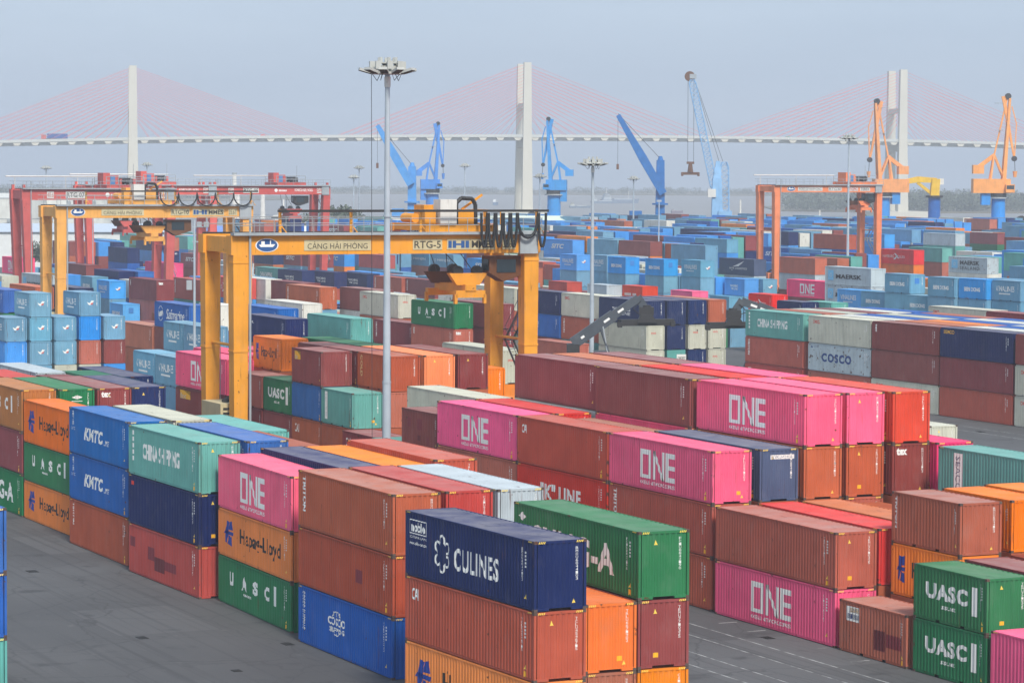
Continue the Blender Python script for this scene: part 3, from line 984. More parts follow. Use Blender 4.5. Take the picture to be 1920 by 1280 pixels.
ST(1553, 562, 'br* br* tl*', 20, where=w)
ST(1508, 561, 'br* br* nb*', 20, where=w)
ST(1137, 533, 'br* br* gy*', 20, where=w)
ST(1062, 528, 'br* br* rb*', 20, where=w)
ST(1370, 552, 'lb* lb*', 20, where=w)
w = 'pale blue rows by the orange gantry'
for u, v, c in ((1075, 476, 'sb:vina'), (1134, 478, 'lb:vina'), (1174, 481, 'sb:bd'), (1246, 483.5, 'sb:bd'), (1323, 485, 'lb:vina'),
                (1717, 508, 'lb:bd'), (1764, 511.7, 'lb:bd'), (1818, 514, 'sb:bd'), (1871, 516, 'lb:vina'), (1899, 515, 'lb:vina')):
    ST(u, v, f'lb* lb* lb* {c}*', 20, where=w)
for u, v, c in ((1075, 505, 'sb:bd'), (1107, 504.7, 'sb:vina'), (1143, 506, 'lb:bd'), (1173, 510, 'sb:bd'), (1219, 513, 'sb:bd'), (1268, 515, 'lb:vina'),
                (1330, 517, 'sb:bd'), (1397, 519, 'sb:ym'), (1424, 519, 'lb:vina'), (1660, 541, 'sb:vina'), (1691, 543, 'lb:bd'), (1736, 547, 'lb:bd')):
    ST(u, v, f'lb* lb* {c}*', 20, where=w)
ST(1474, 518, 'br* br* pk:one*', anc='TL', where=w)
ST(1545.6, 493, 'br* br* gy:maersk* gy:maersk*', anc='TL', where=w)
ST(1613, 504.7, 'br* br* pk:one*', anc='TL', where=w)
w = 'rows near the quay'
ST(1347, 479, 'br br dg:nyklog', anc='TL', where=w)
ST(1460, 476, 'br br ob', anc='TL', where=w)
ST(1648, 459, 'br br rd:ham', anc='TL', where=w)
ST(1777, 472, 'br br gy:msl', anc='TL', where=w)
ST(1765, 457, 'br br tl', where=w)
ST(1868, 428, 'br br mr', where=w)
# ends under the red gantries on the left
for u, v, s in ((128, 462.5, 'br br mr'), (156, 462.5, 'br nb br'), (183, 462.5, 'br mr sb'), (210, 462.5, 'br mr:tex nb'), (237, 473, 'br br nb'), (286, 453, 'br sb nb'), (314, 453, 'br nb:kc br'), (372, 483, 'br mr:sitc')):
    ST(u, v, s, where='stacks under the red gantries')
for u, v, s in ((524, 476, 'mr:sitc'), (562, 478, 'mr'), (605, 476, 'sb:sitc'), (478, 474, 'nb'), (765, 474, 'lb:hanjin'), (802, 476, 'lb:hanjin')):
    ST(u, v, 'br ' + s, anc='TL', where='stacks under the red gantries')
N_CAT = len(STACKS)

# ---- footprint test so that nothing stands inside anything else
KEEP = []                 # circles kept clear for masts and crane legs: (a, b, r)
def keep_clear(p, r=1.2):
    KEEP.append((Vector((p[0], p[1], 0)).dot(AX), Vector((p[0], p[1], 0)).dot(BX), r))
def free(a, b, L, pad=0.12):
    for s in STACKS:
        if a - L < s['a'] + pad and s['a'] - s['L'] < a + pad and b < s['b'] + WID + pad and s['b'] < b + WID + pad:
            return False
    for ka, kb, r in KEEP:
        if a - L - r < ka < a + r and b - r < kb < b + WID + r:
            return False
    return True
for _ in range(200):      # push apart the few stacks whose measured footprints touch
    moved = False
    for i, s in enumerate(STACKS):
        for t in STACKS[:i]:
            oa = min(s['a'], t['a']) - max(s['a'] - s['L'], t['a'] - t['L']) + 0.1
            ob = min(s['b'], t['b']) + WID - max(s['b'], t['b']) + 0.06
            if oa > 0 and ob > 0:
                moved = True
                if ob < 1.3 or oa > 5:
                    k = ob / 2 + 0.01
                    sg = 1 if s['b'] >= t['b'] else -1
                    s['b'] += sg * k; t['b'] -= sg * k
                else:
                    k = oa / 2 + 0.01
                    sg = 1 if s['a'] >= t['a'] else -1
                    s['a'] += sg * k; t['a'] -= sg * k
    if not moved:
        break

# ---- places of the gantries and masts (needed before the blocks are filled up)
RTGS = {  # name: (a of the near girder, b of the left legs)
    'RTG-5': (-197.4, 71.4), 'RTG-10': (-332.0, 97.6), 'RTG 07': (-433.0, 121.8), 'RTG 06': (-493.0, 150.0), 'RTG 05': (-521.0, 183.0), 'RTG30': (-485.0, 286.8)}
for a, b in RTGS.values():
    for da in (0, -6.2):
        for db in (0, 23.47):
            KEEP.append((a + da, b + db, 1.6))
MASTS = [  # pixel column, pixel row of the head, distance
    (721, 100, 180, 3.6), (1108, 287, 338, 3.6), (1588, 241, 545, 3.6), (1185, 325, 760, 3.4), (1009, 322, 700, 3.4), (660, 328, 800, 3.4), (868, 305, 860, 3.6), (272, 309, 860, 3.6), (83, 317, 840, 3.6), (670, 311, 900, 3.6)]
for u, v, d, hw in MASTS:
    p = at_dist(u, v, d)
    keep_clear(p, 0.8)

# ---- what the camera sees of the measured stacks, so that filled-up rows do not hide them
VW, VH = 960, 640
def box_corners(ca, cb, L, skew, z0, z1):
    cs, sn = math.cos(skew), math.sin(skew)
    return [W3(ca + x * cs - y * sn, cb + x * sn + y * cs, z) for z in (z0, z1) for y in (-WID / 2, WID / 2) for x in (-L / 2, L / 2)]
def cover(P3):
    """pixel masks (slice, mask) of the three faces turned to the camera"""
    P = [project(p) for p in P3]
    res = []
    if min(p[2] for p in P) < 5:
        return res
    for q in ((0, 1, 5, 4), (1, 3, 7, 5), (4, 5, 7, 6)):
        xy = [(P[k][0] / 2, P[k][1] / 2) for k in q]
        x0, x1 = max(0, int(min(x for x, y in xy))), min(VW - 1, int(max(x for x, y in xy)) + 1)
        y0, y1 = max(0, int(min(y for x, y in xy))), min(VH - 1, int(max(y for x, y in xy)) + 1)
        if x0 >= x1 or y0 >= y1:
            continue
        gx, gy = np.meshgrid(np.arange(x0, x1) + .5, np.arange(y0, y1) + .5)
        area = sum(xy[k][0] * xy[(k + 1) % 4][1] - xy[(k + 1) % 4][0] * xy[k][1] for k in range(4))
        if abs(area) < 1:
            continue
        ins = np.ones(gx.shape, bool)
        for k in range(4):
            (ax, ay), (bx, by) = xy[k], xy[(k + 1) % 4]
            ins &= ((bx - ax) * (gy - ay) - (by - ay) * (gx - ax)) * (1 if area > 0 else -1) >= 0
        res.append(((slice(y0, y1), slice(x0, x1)), ins))
    return res
def centre(s):
    return s['a'] - s['L'] / 2 * math.cos(s['skew']), s['b'] + WID / 2 - s['L'] / 2 * math.sin(s['skew'])
dist_cat = np.full((VH, VW), -1.0)
cam_v = Vector((0, 0, CAM_H))
for s in sorted(STACKS, key=lambda s: -(W3(*centre(s), 4) - cam_v).length):
    ca, cb = centre(s)
    k = (W3(ca, cb, 4) - cam_v).length
    # only the tiers the photograph shows: the upper two of a stack (all of it in the near blocks)
    hs = [t[2] for t in s['tiers']]
    z1 = sum(hs)
    z0 = 0 if k < 260 else z1 - sum(hs[-2:]) * .8
    for sl, ins in cover(box_corners(ca, cb, s['L'], s['skew'], z0, z1)):
        dist_cat[sl][ins] = k
# the gantries' legs show down to these rows
for x0, x1, y0, y1, dd in ((1405, 1472, 350, 545, 555), (1618, 1682, 350, 452, 560), (25, 62, 350, 476, 430), (146, 180, 350, 452, 480), (250, 288, 360, 500, 430), (366, 396, 350, 470, 500), (553, 592, 350, 436, 540), (84, 130, 400, 550, 330)):
    sub = dist_cat[y0 // 2:y1 // 2, x0 // 2:x1 // 2]
    sub[sub < dd] = dd
# the open road by the depot stays in view too
for poly_k in ((1228, 1398, 652, 700), (1725, 1920, 742, 830)):
    dist_cat[poly_k[2] // 2:poly_k[3] // 2, poly_k[0] // 2:poly_k[1] // 2] = 900

# ---- the inner rows and the far rows
rf = random.Random(21)
def fill(b0, rows, a_near, a_far, pal, low, high, size=40, gapp=0.06, std=0.4, logos=()):
    L = L40 if size == 40 else L20
    a = a_near
    while a - L > a_far:
        base = rf.choice((low, high))
        for k in range(rows):
            b = b0 + 2.82 * k
            if rf.random() < gapp:
                continue
            c = W3(a - L / 2, b + WID / 2)
            if c.y > QUAY - 35 or c.y < 150:
                continue
            u, v, d = project((c.x, c.y, 8.0))
            if u < -160 or u > 2080 or not free(a, b, L):
                continue
            n = max(1, min(high, base + rf.choice((-1, 0, 0, 0, 1))))
            kk = (W3(a - L / 2, b + WID / 2, 4) - cam_v).length
            while n > 0:
                hid = sum(int((dist_cat[sl][ins] > kk).sum()) for sl, ins in cover(box_corners(a - L / 2, b + WID / 2, L, 0, 0, n * 2.8)))
                if hid <= 5:
                    break
                n -= 1
            if n == 0:
                continue
            toks = []
            for t in range(n):
                cc = rf.choice(pal)
                lg = ''
                if rf.random() < 0.45:
                    lg = {'sb': ':sitc', 'bl': ':sitc', 'mr': ':sitc', 'nb': ':sitc', 'lb': ':vina' if size == 20 else '', 'cr': ':oocl', 'or': ':hapag', 'gn': ':uasc', 'tl': ':chs', 'br': ':triton', 'pk': ':one', 'rd': ':ham', 'gy': ':maersk'}.get(cc, '')
                toks.append(cc + lg + ('*' if rf.random() < std else ''))
            AB(a, b, ' '.join(toks), size, fill=True, where='')
        a -= L + rf.choice((0.35, 0.4, 0.5))
mixed = ('br mr mr rb nb bl tl cr wh or gn sb lb br sb lb gy').split()
blues = ('sb sb lb lb sb lb bl sb nb lb sb mr br tl wh sb lb or gy').split()
fill(101.6, 6, -218, -430, mixed, 2, 3)
fill(126.2, 6, -290, -470, mixed, 2, 3)
fill(155.0, 7, -309.5, -560, mixed, 2, 3)
fill(184.6, 6, -250, -640, mixed, 2, 3)
fill(209.4, 6, -285, -680, mixed, 2, 3)
for k, b0 in enumerate((238.0, 264.5, 291.0, 317.5, 344.0, 370.5, 397.0, 423.5, 450.0)):
    fill(b0, 5, -300 - 14 * k, -700 - 12 * k, blues, 3, 4, std=.3)

# ---- single containers
CONT = []
for si, s in enumerate(STACKS):
    z = 0.0
    for ti, (c, lg, hh) in enumerate(s['tiers']):
        ca, cb = s['a'] - s['L'] / 2 * math.cos(s['skew']), s['b'] + WID / 2 - s['L'] / 2 * math.sin(s['skew'])
        CONT.append(dict(si=si, ti=ti, n=len(s['tiers']), c=c, lg=lg, H=hh, L=s['L'], z=z, ca=ca, cb=cb, skew=s['skew'], fill=s['fill'], where=s['where'], b=s['b'], a=s['a']))
        z += hh + 0.012
# how much of each one the camera sees (painter's order on a small id picture)
idb = np.full((VH, VW), -1, np.int32)
def corners(o):
    return box_corners(o['ca'], o['cb'], o['L'], o['skew'], o['z'], o['z'] + o['H'])
for o in CONT:
    c = W3(o['ca'], o['cb'], o['z'])
    o['d'] = c.y
    o['key'] = (c - cam_v).length
order = sorted(range(len(CONT)), key=lambda i: (-CONT[i]['key'], CONT[i]['z']))
for i in order:
    for sl, ins in cover(corners(CONT[i])):
        idb[sl][ins] = i
cnt = np.bincount(idb[idb >= 0], minlength=len(CONT))
for i, o in enumerate(CONT):
    o['vis'] = int(cnt[i])
ranked = sorted((i for i in range(len(CONT)) if CONT[i]['vis'] > 4), key=lambda i: -CONT[i]['vis'])
SINGLE = set(ranked[:300])

# ---- labels
LOGO_WORDS = {'one': 'with huge white block letters', 'culines': 'with white flower emblem and capitals', 'hapag': 'with dark script and blue emblem', 'uasc': 'with spaced white capitals',
              'uasc2': 'with bold white capitals and bar', 'triton': 'with white vertical capitals', 'tritons': 'with white vertical capitals', 'cai': 'with small white corner logo', 'cai2': 'with white corner logo',
              'coscos': 'with white round emblem', 'cosco': 'with wide blue capitals', 'kmtc': 'with slanted white letters', 'chs': 'with narrow white capitals', 'sunga': 'with tall white letters',
              'dia': 'with diamond emblem on its end', 'tex': 'with small white lowercase letters', 'hmm': 'with white letters on its end', 'kline': 'with white serif capitals', 'oocl': 'with small red capitals',
              'ooclend': 'with red end print', 'nyk': 'with white number plate on its end', 'nyklog': 'with white wing emblem', 'patch': 'with dark repainted squares', 'patch2': 'with dark repainted squares',
              'dup': 'with one dark patch', 'label': 'with blue and white sticker', 'gold': 'with yellowish vertical letters', 'bx': 'with black and yellow corner logo', 'seacov': 'with white vertical strip',
              'seaco': 'with small yellow letters', 'vina': 'with bird emblem', 'bd': 'with thick capitals', 'saf': 'with white script and ring emblem', 'ham': 'with thin white capitals and bird',
              'sitc': 'with slanted white capitals', 'maersk': 'with black capitals and star panel', 'msl': 'with two rows of black capitals', 'ym': 'with two white text lines', 'hanjin': 'with white capitals and ring',
              'kc': 'with white letters on its end', 'rl': 'with white print', 'plain': 'with faded plain side', 'yml': 'with plain sides'}
BYSTACK = {}
for o in CONT:
    BYSTACK.setdefault(o['si'], []).append(o)
WHERE = {'front block': 'facing the asphalt', 'block beside the lane lines': 'by the lane lines', 'pale blue columns': 'at the block end', 'block behind the yellow gantry': 'near the yellow gantries',
         'block behind the teal containers': 'behind teal containers', 'long row in front of the depot road': 'towards the depot', 'depot beside the dark stacker': 'at the depot', 'long block at the far roadside': 'by the far road',
         'rows behind the far roadside block': 'past the far road', 'pale blue rows by the orange gantry': 'near the orange gantry', 'rows near the quay': 'near the quay', 'stacks under the red gantries': 'near red gantries'}
def words(c): return COLOURS[c][2]
def neighbour(o, side):
    best, bd = None, 4.0
    for s in BYSTACK.values():
        q = s[-1]
        if q['si'] == o['si'] or (q['fill'] and not o['fill']):
            continue
        if side == 'front':
            g = (q['a'] - q['L']) - o['a']
            ok = abs(q['b'] - o['b']) < 1.6
        elif side == 'behind':
            g = (o['a'] - o['L']) - q['a']
            ok = abs(q['b'] - o['b']) < 1.6
        else:
            g = q['b'] - o['b'] - WID if side == 'right' else o['b'] - q['b'] - WID
            ok = abs(q['a'] - o['a']) < 3
        if ok and -0.8 < g < bd:
            best, bd = q, g
    return best
def labels_for(o):
    st = BYSTACK[o['si']]
    lg = LOGO_WORDS.get(o['lg'], 'with plain sides')
    size = 'long' if o['L'] > 10 else 'short'
    base = f"{words(o['c'])} {size} container {lg}"
    t = o['ti']
    if o['n'] == 1:
        q = ', alone on the ground'
    elif t == o['n'] - 1:
        q = f", topmost over {words(st[t - 1]['c'])}"
    elif t == 0:
        q = f", lowest under {words(st[1]['c'])}"
    else:
        q = f", under {words(st[t + 1]['c'])} over {words(st[t - 1]['c'])}"
    opts = [base + q]
    nb = [(k, neighbour(o, k)) for k in ('front', 'behind', 'right', 'left')]
    nb = [(k, n) for k, n in nb if n]
    for k, n in nb:
        opts.append(base + q + ', beside ' + words(n['c']) + ' stack')
    for i in range(len(nb)):
        for j in range(i):
            if nb[i][1]['c'] != nb[j][1]['c']:
                opts.append(base + q + f", between {words(nb[j][1]['c'])} and {words(nb[i][1]['c'])}")
    wh = WHERE.get(o['where'])
    tier = ('first', 'second', 'third', 'fourth')[t] + ' tier'
    extra = []
    for x in opts[:5]:
        if wh:
            extra.append(x + ' ' + wh)
    for k, n in nb:
        if wh:
            extra.append(f"{base}, {tier}, beside {words(n['c'])} stack {wh}")
        for k2, n2 in nb:
            if k2 != k:
                extra.append(f"{base}, {tier} {'top' if t == o['n'] - 1 else 'inside'}, {words(n['c'])} {'before' if k == 'front' else 'behind' if k == 'behind' else 'beside'} it")
    return [x for x in opts + extra if len(x.split()) <= 16] or [base]
cand = {i: labels_for(CONT[i]) for i in SINGLE}
from collections import Counter
LABEL = {}
level = {i: 0 for i in SINGLE}
for step in range(30):
    cnts = Counter(cand[i][min(level[i], len(cand[i]) - 1)] for i in SINGLE)
    ch = False
    for i in SINGLE:
        if cnts[cand[i][min(level[i], len(cand[i]) - 1)]] > 1 and level[i] < len(cand[i]) - 1:
            level[i] += 1
            ch = True
    if not ch:
        break
for i in SINGLE:
    LABEL[i] = cand[i][min(level[i], len(cand[i]) - 1)]

# ---- build them
GROUP = 'shipping containers stacked in the yard'
casting_mat = paint('casting_steel', '5a4a42', 0.7, 0.5)
def build_container(i):
    o = CONT[i]
    c, L, H = o['c'], o['L'], o['H']
    loc = W3(o['ca'], o['cb'], o['z'])
    rz = PHI + o['skew']
    elems = LOGOS.get(o['lg'], [])
    body = cmat(c, 'rust' if (c in ('wh', 'gy') and i % 2) else 'body')
    if o['d'] < 385:
        root = empty('shipping_container', loc, rz, LABEL[i], 'container', GROUP)
        place('frame', cmesh('frame', L, H), fmat(c), root)
        p = place('side_panel', cmesh('side_panel', L, H), body, root)
        q = place('side_panel', cmesh('side_panel', L, H), body, root, rotz=math.pi)
        place('end_panel', cmesh('end_panel', L, H), body, root)
        place('door', cmesh('door', L, H), body, root)
        dd = place('door', cmesh('door', L, H), body, root)
        dd.scale = (1, -1, 1)
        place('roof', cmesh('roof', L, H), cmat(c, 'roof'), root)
        for colr, me in letter_meshes(o['lg'], elems, L, H, False) if elems else []:
            place('lettering', me, lmat(colr), root)
        near = o['d'] < 215
        mk = i % 8
        for colr, me in letter_meshes(('marks', mk), marks(mk), L, H, False):
            if near or colr in ('w',):
                place('small_print', me, lmat(colr), root, kind='stuff')
        if near:
            if H > 2.7:
                for colr, me in letter_meshes('haz', HAZ, L, H, True):
                    place('height_mark', me, lmat(colr), root, kind='stuff')
            for sx in (-1, 1):
                for sy in (-1, 1):
                    for z in (0.06, H - 0.06):
                        cc = place('corner_casting', cmesh('corner_casting', 1, 1), casting_mat, root, loc=(sx * (L / 2 - 0.089), sy * (WID / 2 - 0.081), z))
    else:
        root = place('shipping_container', cmesh('shell', L, H), body, None, loc, rz, LABEL[i], 'container', GROUP)
        for colr, me in letter_meshes(o['lg'], elems, L, H, True) if elems else []:
            place('lettering', me, lmat(colr), root)
for i in ranked[:300]:
    build_container(i)

# the rest: hidden in the blocks or far away by the quay, one mass
rest = MB()
rest_mi = []
codes = list(COLOURS)
for i, o in enumerate(CONT):
    if i in SINGLE:
        continue
    if o['vis'] == 0 and o['fill']:
        st = BYSTACK[o['si']]
        if all(x['vis'] <= 0 for x in st):
            continue
    me_v = corners(o)
    n = len(rest.v)
    e = 0.03
    ctr = sum(me_v, Vector()) / 8
    rest.v += [tuple(p) for p in me_v]
    rest.f += [tuple(n + k for k in q) for q in ((0, 2, 3, 1), (4, 5, 7, 6), (0, 1, 5, 4), (2, 6, 7, 3), (0, 4, 6, 2), (1, 3, 7, 5))]
    rest_mi += [codes.index(o['c'])] * 6
me = bpy.data.meshes.new('container_mass')
me.from_pydata(rest.v, [], rest.f)
for c in codes:
    me.materials.append(cmat(c))
me.polygons.foreach_set('material_index', rest_mi)
o = bpy.data.objects.new('distant_containers', me)
COL.objects.link(o)
tag(o, 'mass of mixed coloured containers filling the blocks towards the quay', 'containers', kind='stuff')
# ------------------------------------------------------------------ rubber tyred gantries
M = {}
M['yellow'] = paint('crane_yellow', 'eda636', 0.5, 0.2)
M['redc'] = paint('crane_red', 'cf5650', 0.5, 0.05)
M['orangec'] = paint('crane_orange', 'f0915c', 0.5, 0.06)
M['grey'] = paint('galvanised_steel', 'a3aaad', 0.5, 0.03)
M['dark'] = plain('dark_machinery', '2c2a29', 0.6)
M['rubber'] = plain('black_rubber', '1b1b1c', 0.8)
M['white'] = paint('white_paint', 'dcdad2', 0.5, 0.05)
M['board'] = paint('sign_cream', 'c8bd94', 0.6, 0.02)
M['boardw'] = paint('sign_white', 'd8d6cf', 0.6, 0.0)
M['glass'] = plain('cabin_glass', '1d2a30', 0.12, 0, 0.05, spec=0.8)
M['brownm'] = paint('oily_brown_steel', '6b4526', 0.6, 0.3)
M['cable'] = plain('black_cable', '242527', 0.7)
M['rope'] = plain('wire_rope', '3b3c3e', 0.6)
M['lettk'] = plain('sign_black', '33302b', 0.6)
M['lettb'] = plain('sign_blue', '27548c', 0.6)
M['lettw'] = plain('sign_text_white', 'e9e7e2', 0.6)
M['lettr'] = plain('sign_red', 'b3322b', 0.6)

def sign_board(parent, x, y0, y1, z0, z1, body, bmat, tmat, bold=0.0, pad=(.05, .16)):
    """flat board on the girder's face (facing +x) with raised lettering on it"""
    m = MB(); m.box(x, x + 0.03, y0, y1, z0, z1)
    s = m.build('sign_board', bmat, parent)
    if body:
        co, fs, _ = text_mesh(body, bold=bold)
        w, hgt = y1 - y0, z1 - z0
        me = bpy.data.meshes.new('sign_lettering')
        me.from_pydata([(x + 0.036, y0 + w * (pad[0] + (1 - 2 * pad[0]) * p), z0 + hgt * (pad[1] + (1 - 2 * pad[1]) * q)) for p, q in co], [], fs)
        place('sign_lettering', me, tmat, s)
    return s

def face_text(parent, x, y0, y1, z0, z1, body, tmat, bold=0.02):
    co, fs, _ = text_mesh(body, bold=bold)
    me = bpy.data.meshes.new('sign_lettering')
    me.from_pydata([(x, y0 + (y1 - y0) * p, z0 + (z1 - z0) * q) for p, q in co], [], fs)
    return place('sign_lettering', me, tmat, parent)

def rtg(name, key, mat, label, zb=17.6, ty=6.5, spread_z=14.5, style='y', legw=1.15, signs=(), span=23.47, base=6.2, gd=1.4, load=None):
    a, b = RTGS[key]
    root = empty(name, W3(a - base / 2, b + span / 2), PHI, label, 'gantry crane', 'gantry cranes straddling the container blocks')
    X, Y = base / 2, span / 2
    red = style == 'r'
    for sx in (-1, 1):
        for sy in (-1, 1):
            lean = 0.55 if red else 0.0
            MB().beam((sx * X, sy * (Y - lean), 1.7), (sx * X, sy * Y, zb + (0.0 if red else 0.05)), legw * .86, legw * .86, legw, legw * 1.05, up=(0, 1, 0)).build('leg', mat, root)
    for sy in (-1, 1):
        yy = sy * (Y - (0.55 if red else 0))
        MB().beam((-X - 1.6, yy, 1.35), (X + 1.6, yy, 1.35), 0.8, 0.9).build('sill_beam', mat, root)
        for x in (-X - 1.3, -X + 0.3, X - 0.3, X + 1.3):
            w = MB(); w.tube((x, yy - .25, 0.72), (x, yy + .25, 0.72), 0.72, n=18)
            wo = w.build('wheel', M['rubber'], root)
            MB().tube((x, yy - .27, 0.72), (x, yy + .27, 0.72), 0.36, n=12).build('rim', mat, wo)
        # upper tie between the two girders and a lower cross bar
        MB().box(-X + .55, X - .55, sy * Y - 0.5, sy * Y + 0.5, zb + 0.15, zb + gd - .1).build('end_tie', mat, root)
        MB().tube((-X, yy, zb * .62), (X, yy, zb * .62), 0.11, n=8).build('cross_bar', mat, root)
    for sx in (-1, 1):
        MB().box(sx * X - .55, sx * X + .55, -Y - .75, Y + .75, zb, zb + gd).build('girder', mat, root)
        MB().box(sx * X - .06, sx * X + .06, -Y - .6, Y + .6, zb + gd, zb + gd + .14).build('trolley_rail', M['dark'], root)
    zt = zb + gd
    for sx in (-1, 1):
        for q in range(-3, 4):
            MB().box(sx * X - .57, sx * X + .57, q * 3.35 - .04, q * 3.35 + .04, zb - .02, zb + gd + .01).build('stiffener', mat, root)
        for sy in (-1, 1):
            for zz in (zb * .30, zb * .60, zb - .55):
                yy = sy * (Y - (0.55 * (1 - (zz - 1.7) / (zb - 1.7)) if red else 0))
                wv = legw * (.86 + .14 * (zz - 1.7) / (zb - 1.7)) / 2 + .04
                MB().box(sx * X - wv, sx * X + wv, yy - wv - .02, yy + wv + .02, zz - .06, zz + .06).build('flange', mat, root)
    lad = MB()
    for dx in (-.22, .22):
        lad.tube((-X + dx, -Y + legw * .62, 2.2), (-X + dx, -Y + legw * .62, zb), .03, n=4)
    for q in range(int((zb - 2.4) / .45)):
        lad.tube((-X - .22, -Y + legw * .62, 2.4 + q * .45), (-X + .22, -Y + legw * .62, 2.4 + q * .45), .02, n=4)
    lad.build('ladder', M['grey'], root)
    # walkway and handrail along the near girder
    MB().box(X + .25, X + 1.0, -Y - .7, Y + .7, zt + .02, zt + .22).build('walkway', M['grey'], root)
    hr = MB()
    for z in (zt + 0.75, zt + 1.25):
        hr.tube((X + 1.0, -Y - .7, z), (X + 1.0, Y + .7, z), 0.03, n=5)
    y = -Y - .7
    while y <= Y + .75:
        hr.tube((X + 1.0, y, zt + .2), (X + 1.0, y, zt + 1.25), 0.03, n=5)
        y += 1.55
    hr.build('handrail', M['grey'] if style != 'y' else M['grey'], root)
    hb = MB()
    for z in (zt + 0.75, zt + 1.25):
        hb.tube((-X - .9, -Y - .7, z), (-X - .9, Y + .7, z), 0.03, n=5)
    for i in range(12):
        yy = -Y + i * (2 * Y / 11)
        hb.tube((-X - .9, yy, zt), (-X - .9, yy, zt + 1.25), 0.03, n=5)
    hb.build('handrail', M['grey'], root)
    # festoon track on brackets, cable loops bunched towards the trolley's end
    if style == 'y':
        MB().box(X + 1.15, X + 1.28, -Y + 2.6, Y + 1.1, zt + 1.72, zt + 1.9).build('festoon_track', M['dark'], root)
        for yy in (-Y + 3.0, -Y + 8.6, -Y + 14.2, -Y + 19.6, Y + .4):
            k = MB()
            k.box(X + .5, X + .68, yy - .09, yy + .09, zt + .05, zt + 1.9)
            k.beam((X + .6, yy, zt + 1.82), (X + 1.25, yy, zt + 1.82), .14, .14)
            k.beam((X + .6, yy, zt + .85), (X + .6, yy + .6, zt + .1), .07, .07)
            k.build('festoon_bracket', mat, root)
        if name.endswith('crane') and key == 'RTG-5':
            spots = [Y - 4.6 + .62 * i for i in range(5)] + [Y - 1.5, Y + .2, Y + .95]
        else:
            spots = [ty + 1.2 + i * 2.35 for i in range(int((Y + 1.0 - ty - 1.2) / 2.35) + 1)]
        for p, q in zip(spots[:-1], spots[1:]):
            pts = []
            dep = 2.6 if q - p < 1.0 else (1.9 if key == 'RTG-5' else 1.6)
            for t in range(9):
                s = t / 8
                pts.append((X + 1.22, p + (q - p) * (0.5 - 0.5 * math.cos(math.pi * s) * (1 if dep < 2 else .8)), zt + 1.65 - dep * math.sin(math.pi * s) ** .8))
            c = MB(); c.path(pts, 0.11 if key == 'RTG-5' else .08, 6)
            c.build('festoon_cable', M['cable'], root)
    else:
        MB().tube((-X, -Y - 1.5, zt + 2.0), (-X, Y * .45, zt + 2.0), 0.12, n=6).build('cable_tray', M['white'], root)
        for yy in (-Y, -Y * .3, Y * .3):
            MB().tube((-X, yy, zt), (-X, yy, zt + 2.0), 0.06, n=5).build('tray_post', M['white'], root)
        if red:
            for yy in (-Y - .3, Y + .3):
                for sx in (-1, 1):
                    MB().box(sx * X - .2, sx * X + .2, yy - .2, yy + .2, zt, zt + .7).build('end_stop', mat, root)
    # trolley
    tr = MB()
    for sx in (-1, 1):
        tr.box(sx * X - .35, sx * X + .35, ty - 3.0, ty + 3.0, zt + .2, zt + .75)
    for yy in (ty - 2.7, ty - .6, ty + 1.2, ty + 2.7):
        tr.box(-X, X, yy - .25, yy + .25, zt + .3, zt + .8)
    tl = tr.build('trolley_frame', mat, root)
    MB().box(-1.3, .6, ty - 1.9, ty - .2, zt + .82, zt + 2.2).build('winch_housing', mat, root)
    MB().tube((-2.4, ty + 1.0, zt + 1.35), (2.4, ty + 1.0, zt + 1.35), .5, n=14).build('winch_drum', M['brownm'] if style == 'y' else M['dark'], root)
    MB().tube((-2.0, ty - 2.4, zt + 1.2), (.2, ty - 2.4, zt + 1.2), .36, n=12).build('hoist_motor', mat, root)
    if style == 'y':
        MB().box(X - .7, X + .6, ty - 1.9, ty - .55, zt + .82, zt + 2.65).build('electrical_cabinet', M['white'], root)
        MB().box(X - .8, X + .2, ty - 3.0, ty - 2.1, zt + .8, zt + 1.9).build('drive_box', mat, root)
        MB().path([(X + .2, ty - .4, zt + .8), (X + .2, ty - .4, zt + 2.4), (X + .2, ty, zt + 2.75), (X + .2, ty + .9, zt + 2.7), (X + .2, ty + 1.15, zt + 2.3), (X + .2, ty + 1.2, zt + .4)], .16, 7).build('cable_guide', M['dark'], root)
        MB().box(X - 1.2, X + .3, ty - .3, ty + 1.0, zt + .8, zt + 1.9).build('gearbox_house', mat, root)
        MB().beam((X - .4, ty + .3, zt + 1.9), (X - .4, ty + 2.0, zt + 3.0), .16).build('davit_arm', mat, root)
        for yy in (ty + 2.2, ty + 3.6):
            f = MB()
            for x in (-X + .5, 0, X - .5):
                f.tube((x, yy, zt + .7), (x, yy, zt + 1.8), .05, n=5)
            f.tube((-X + .5, yy, zt + 1.8), (X - .5, yy, zt + 1.8), .05, n=5)
            f.build('trolley_railing', mat, root)
    else:
        MB().box(-1.5, 1.5, ty - 3.0, ty - 1.9, zt + .8, zt + 2.6).build('electrical_cabinet', mat, root)
        MB().box(-1.0, 1.0, ty - 1.7, ty - .9, zt + .8, zt + 2.1).build('drive_box', plain('drive_blue', '4d7fb5', .5), root)
        rail = MB()
        for yy in (ty - 3, ty - 1, ty + 1, ty + 3):
            rail.tube((X, yy, zt + .7), (X, yy, zt + 2.0), .06, n=5)
            rail.tube((-X, yy, zt + .7), (-X, yy, zt + 2.0), .06, n=5)
        for z in (zt + 1.4, zt + 2.0):
            rail.tube((X, ty - 3, z), (X, ty + 3, z), .05, n=5)
            rail.tube((-X, ty - 3, z), (-X, ty + 3, z), .05, n=5)
        rail.build('trolley_railing', M['grey'], root)
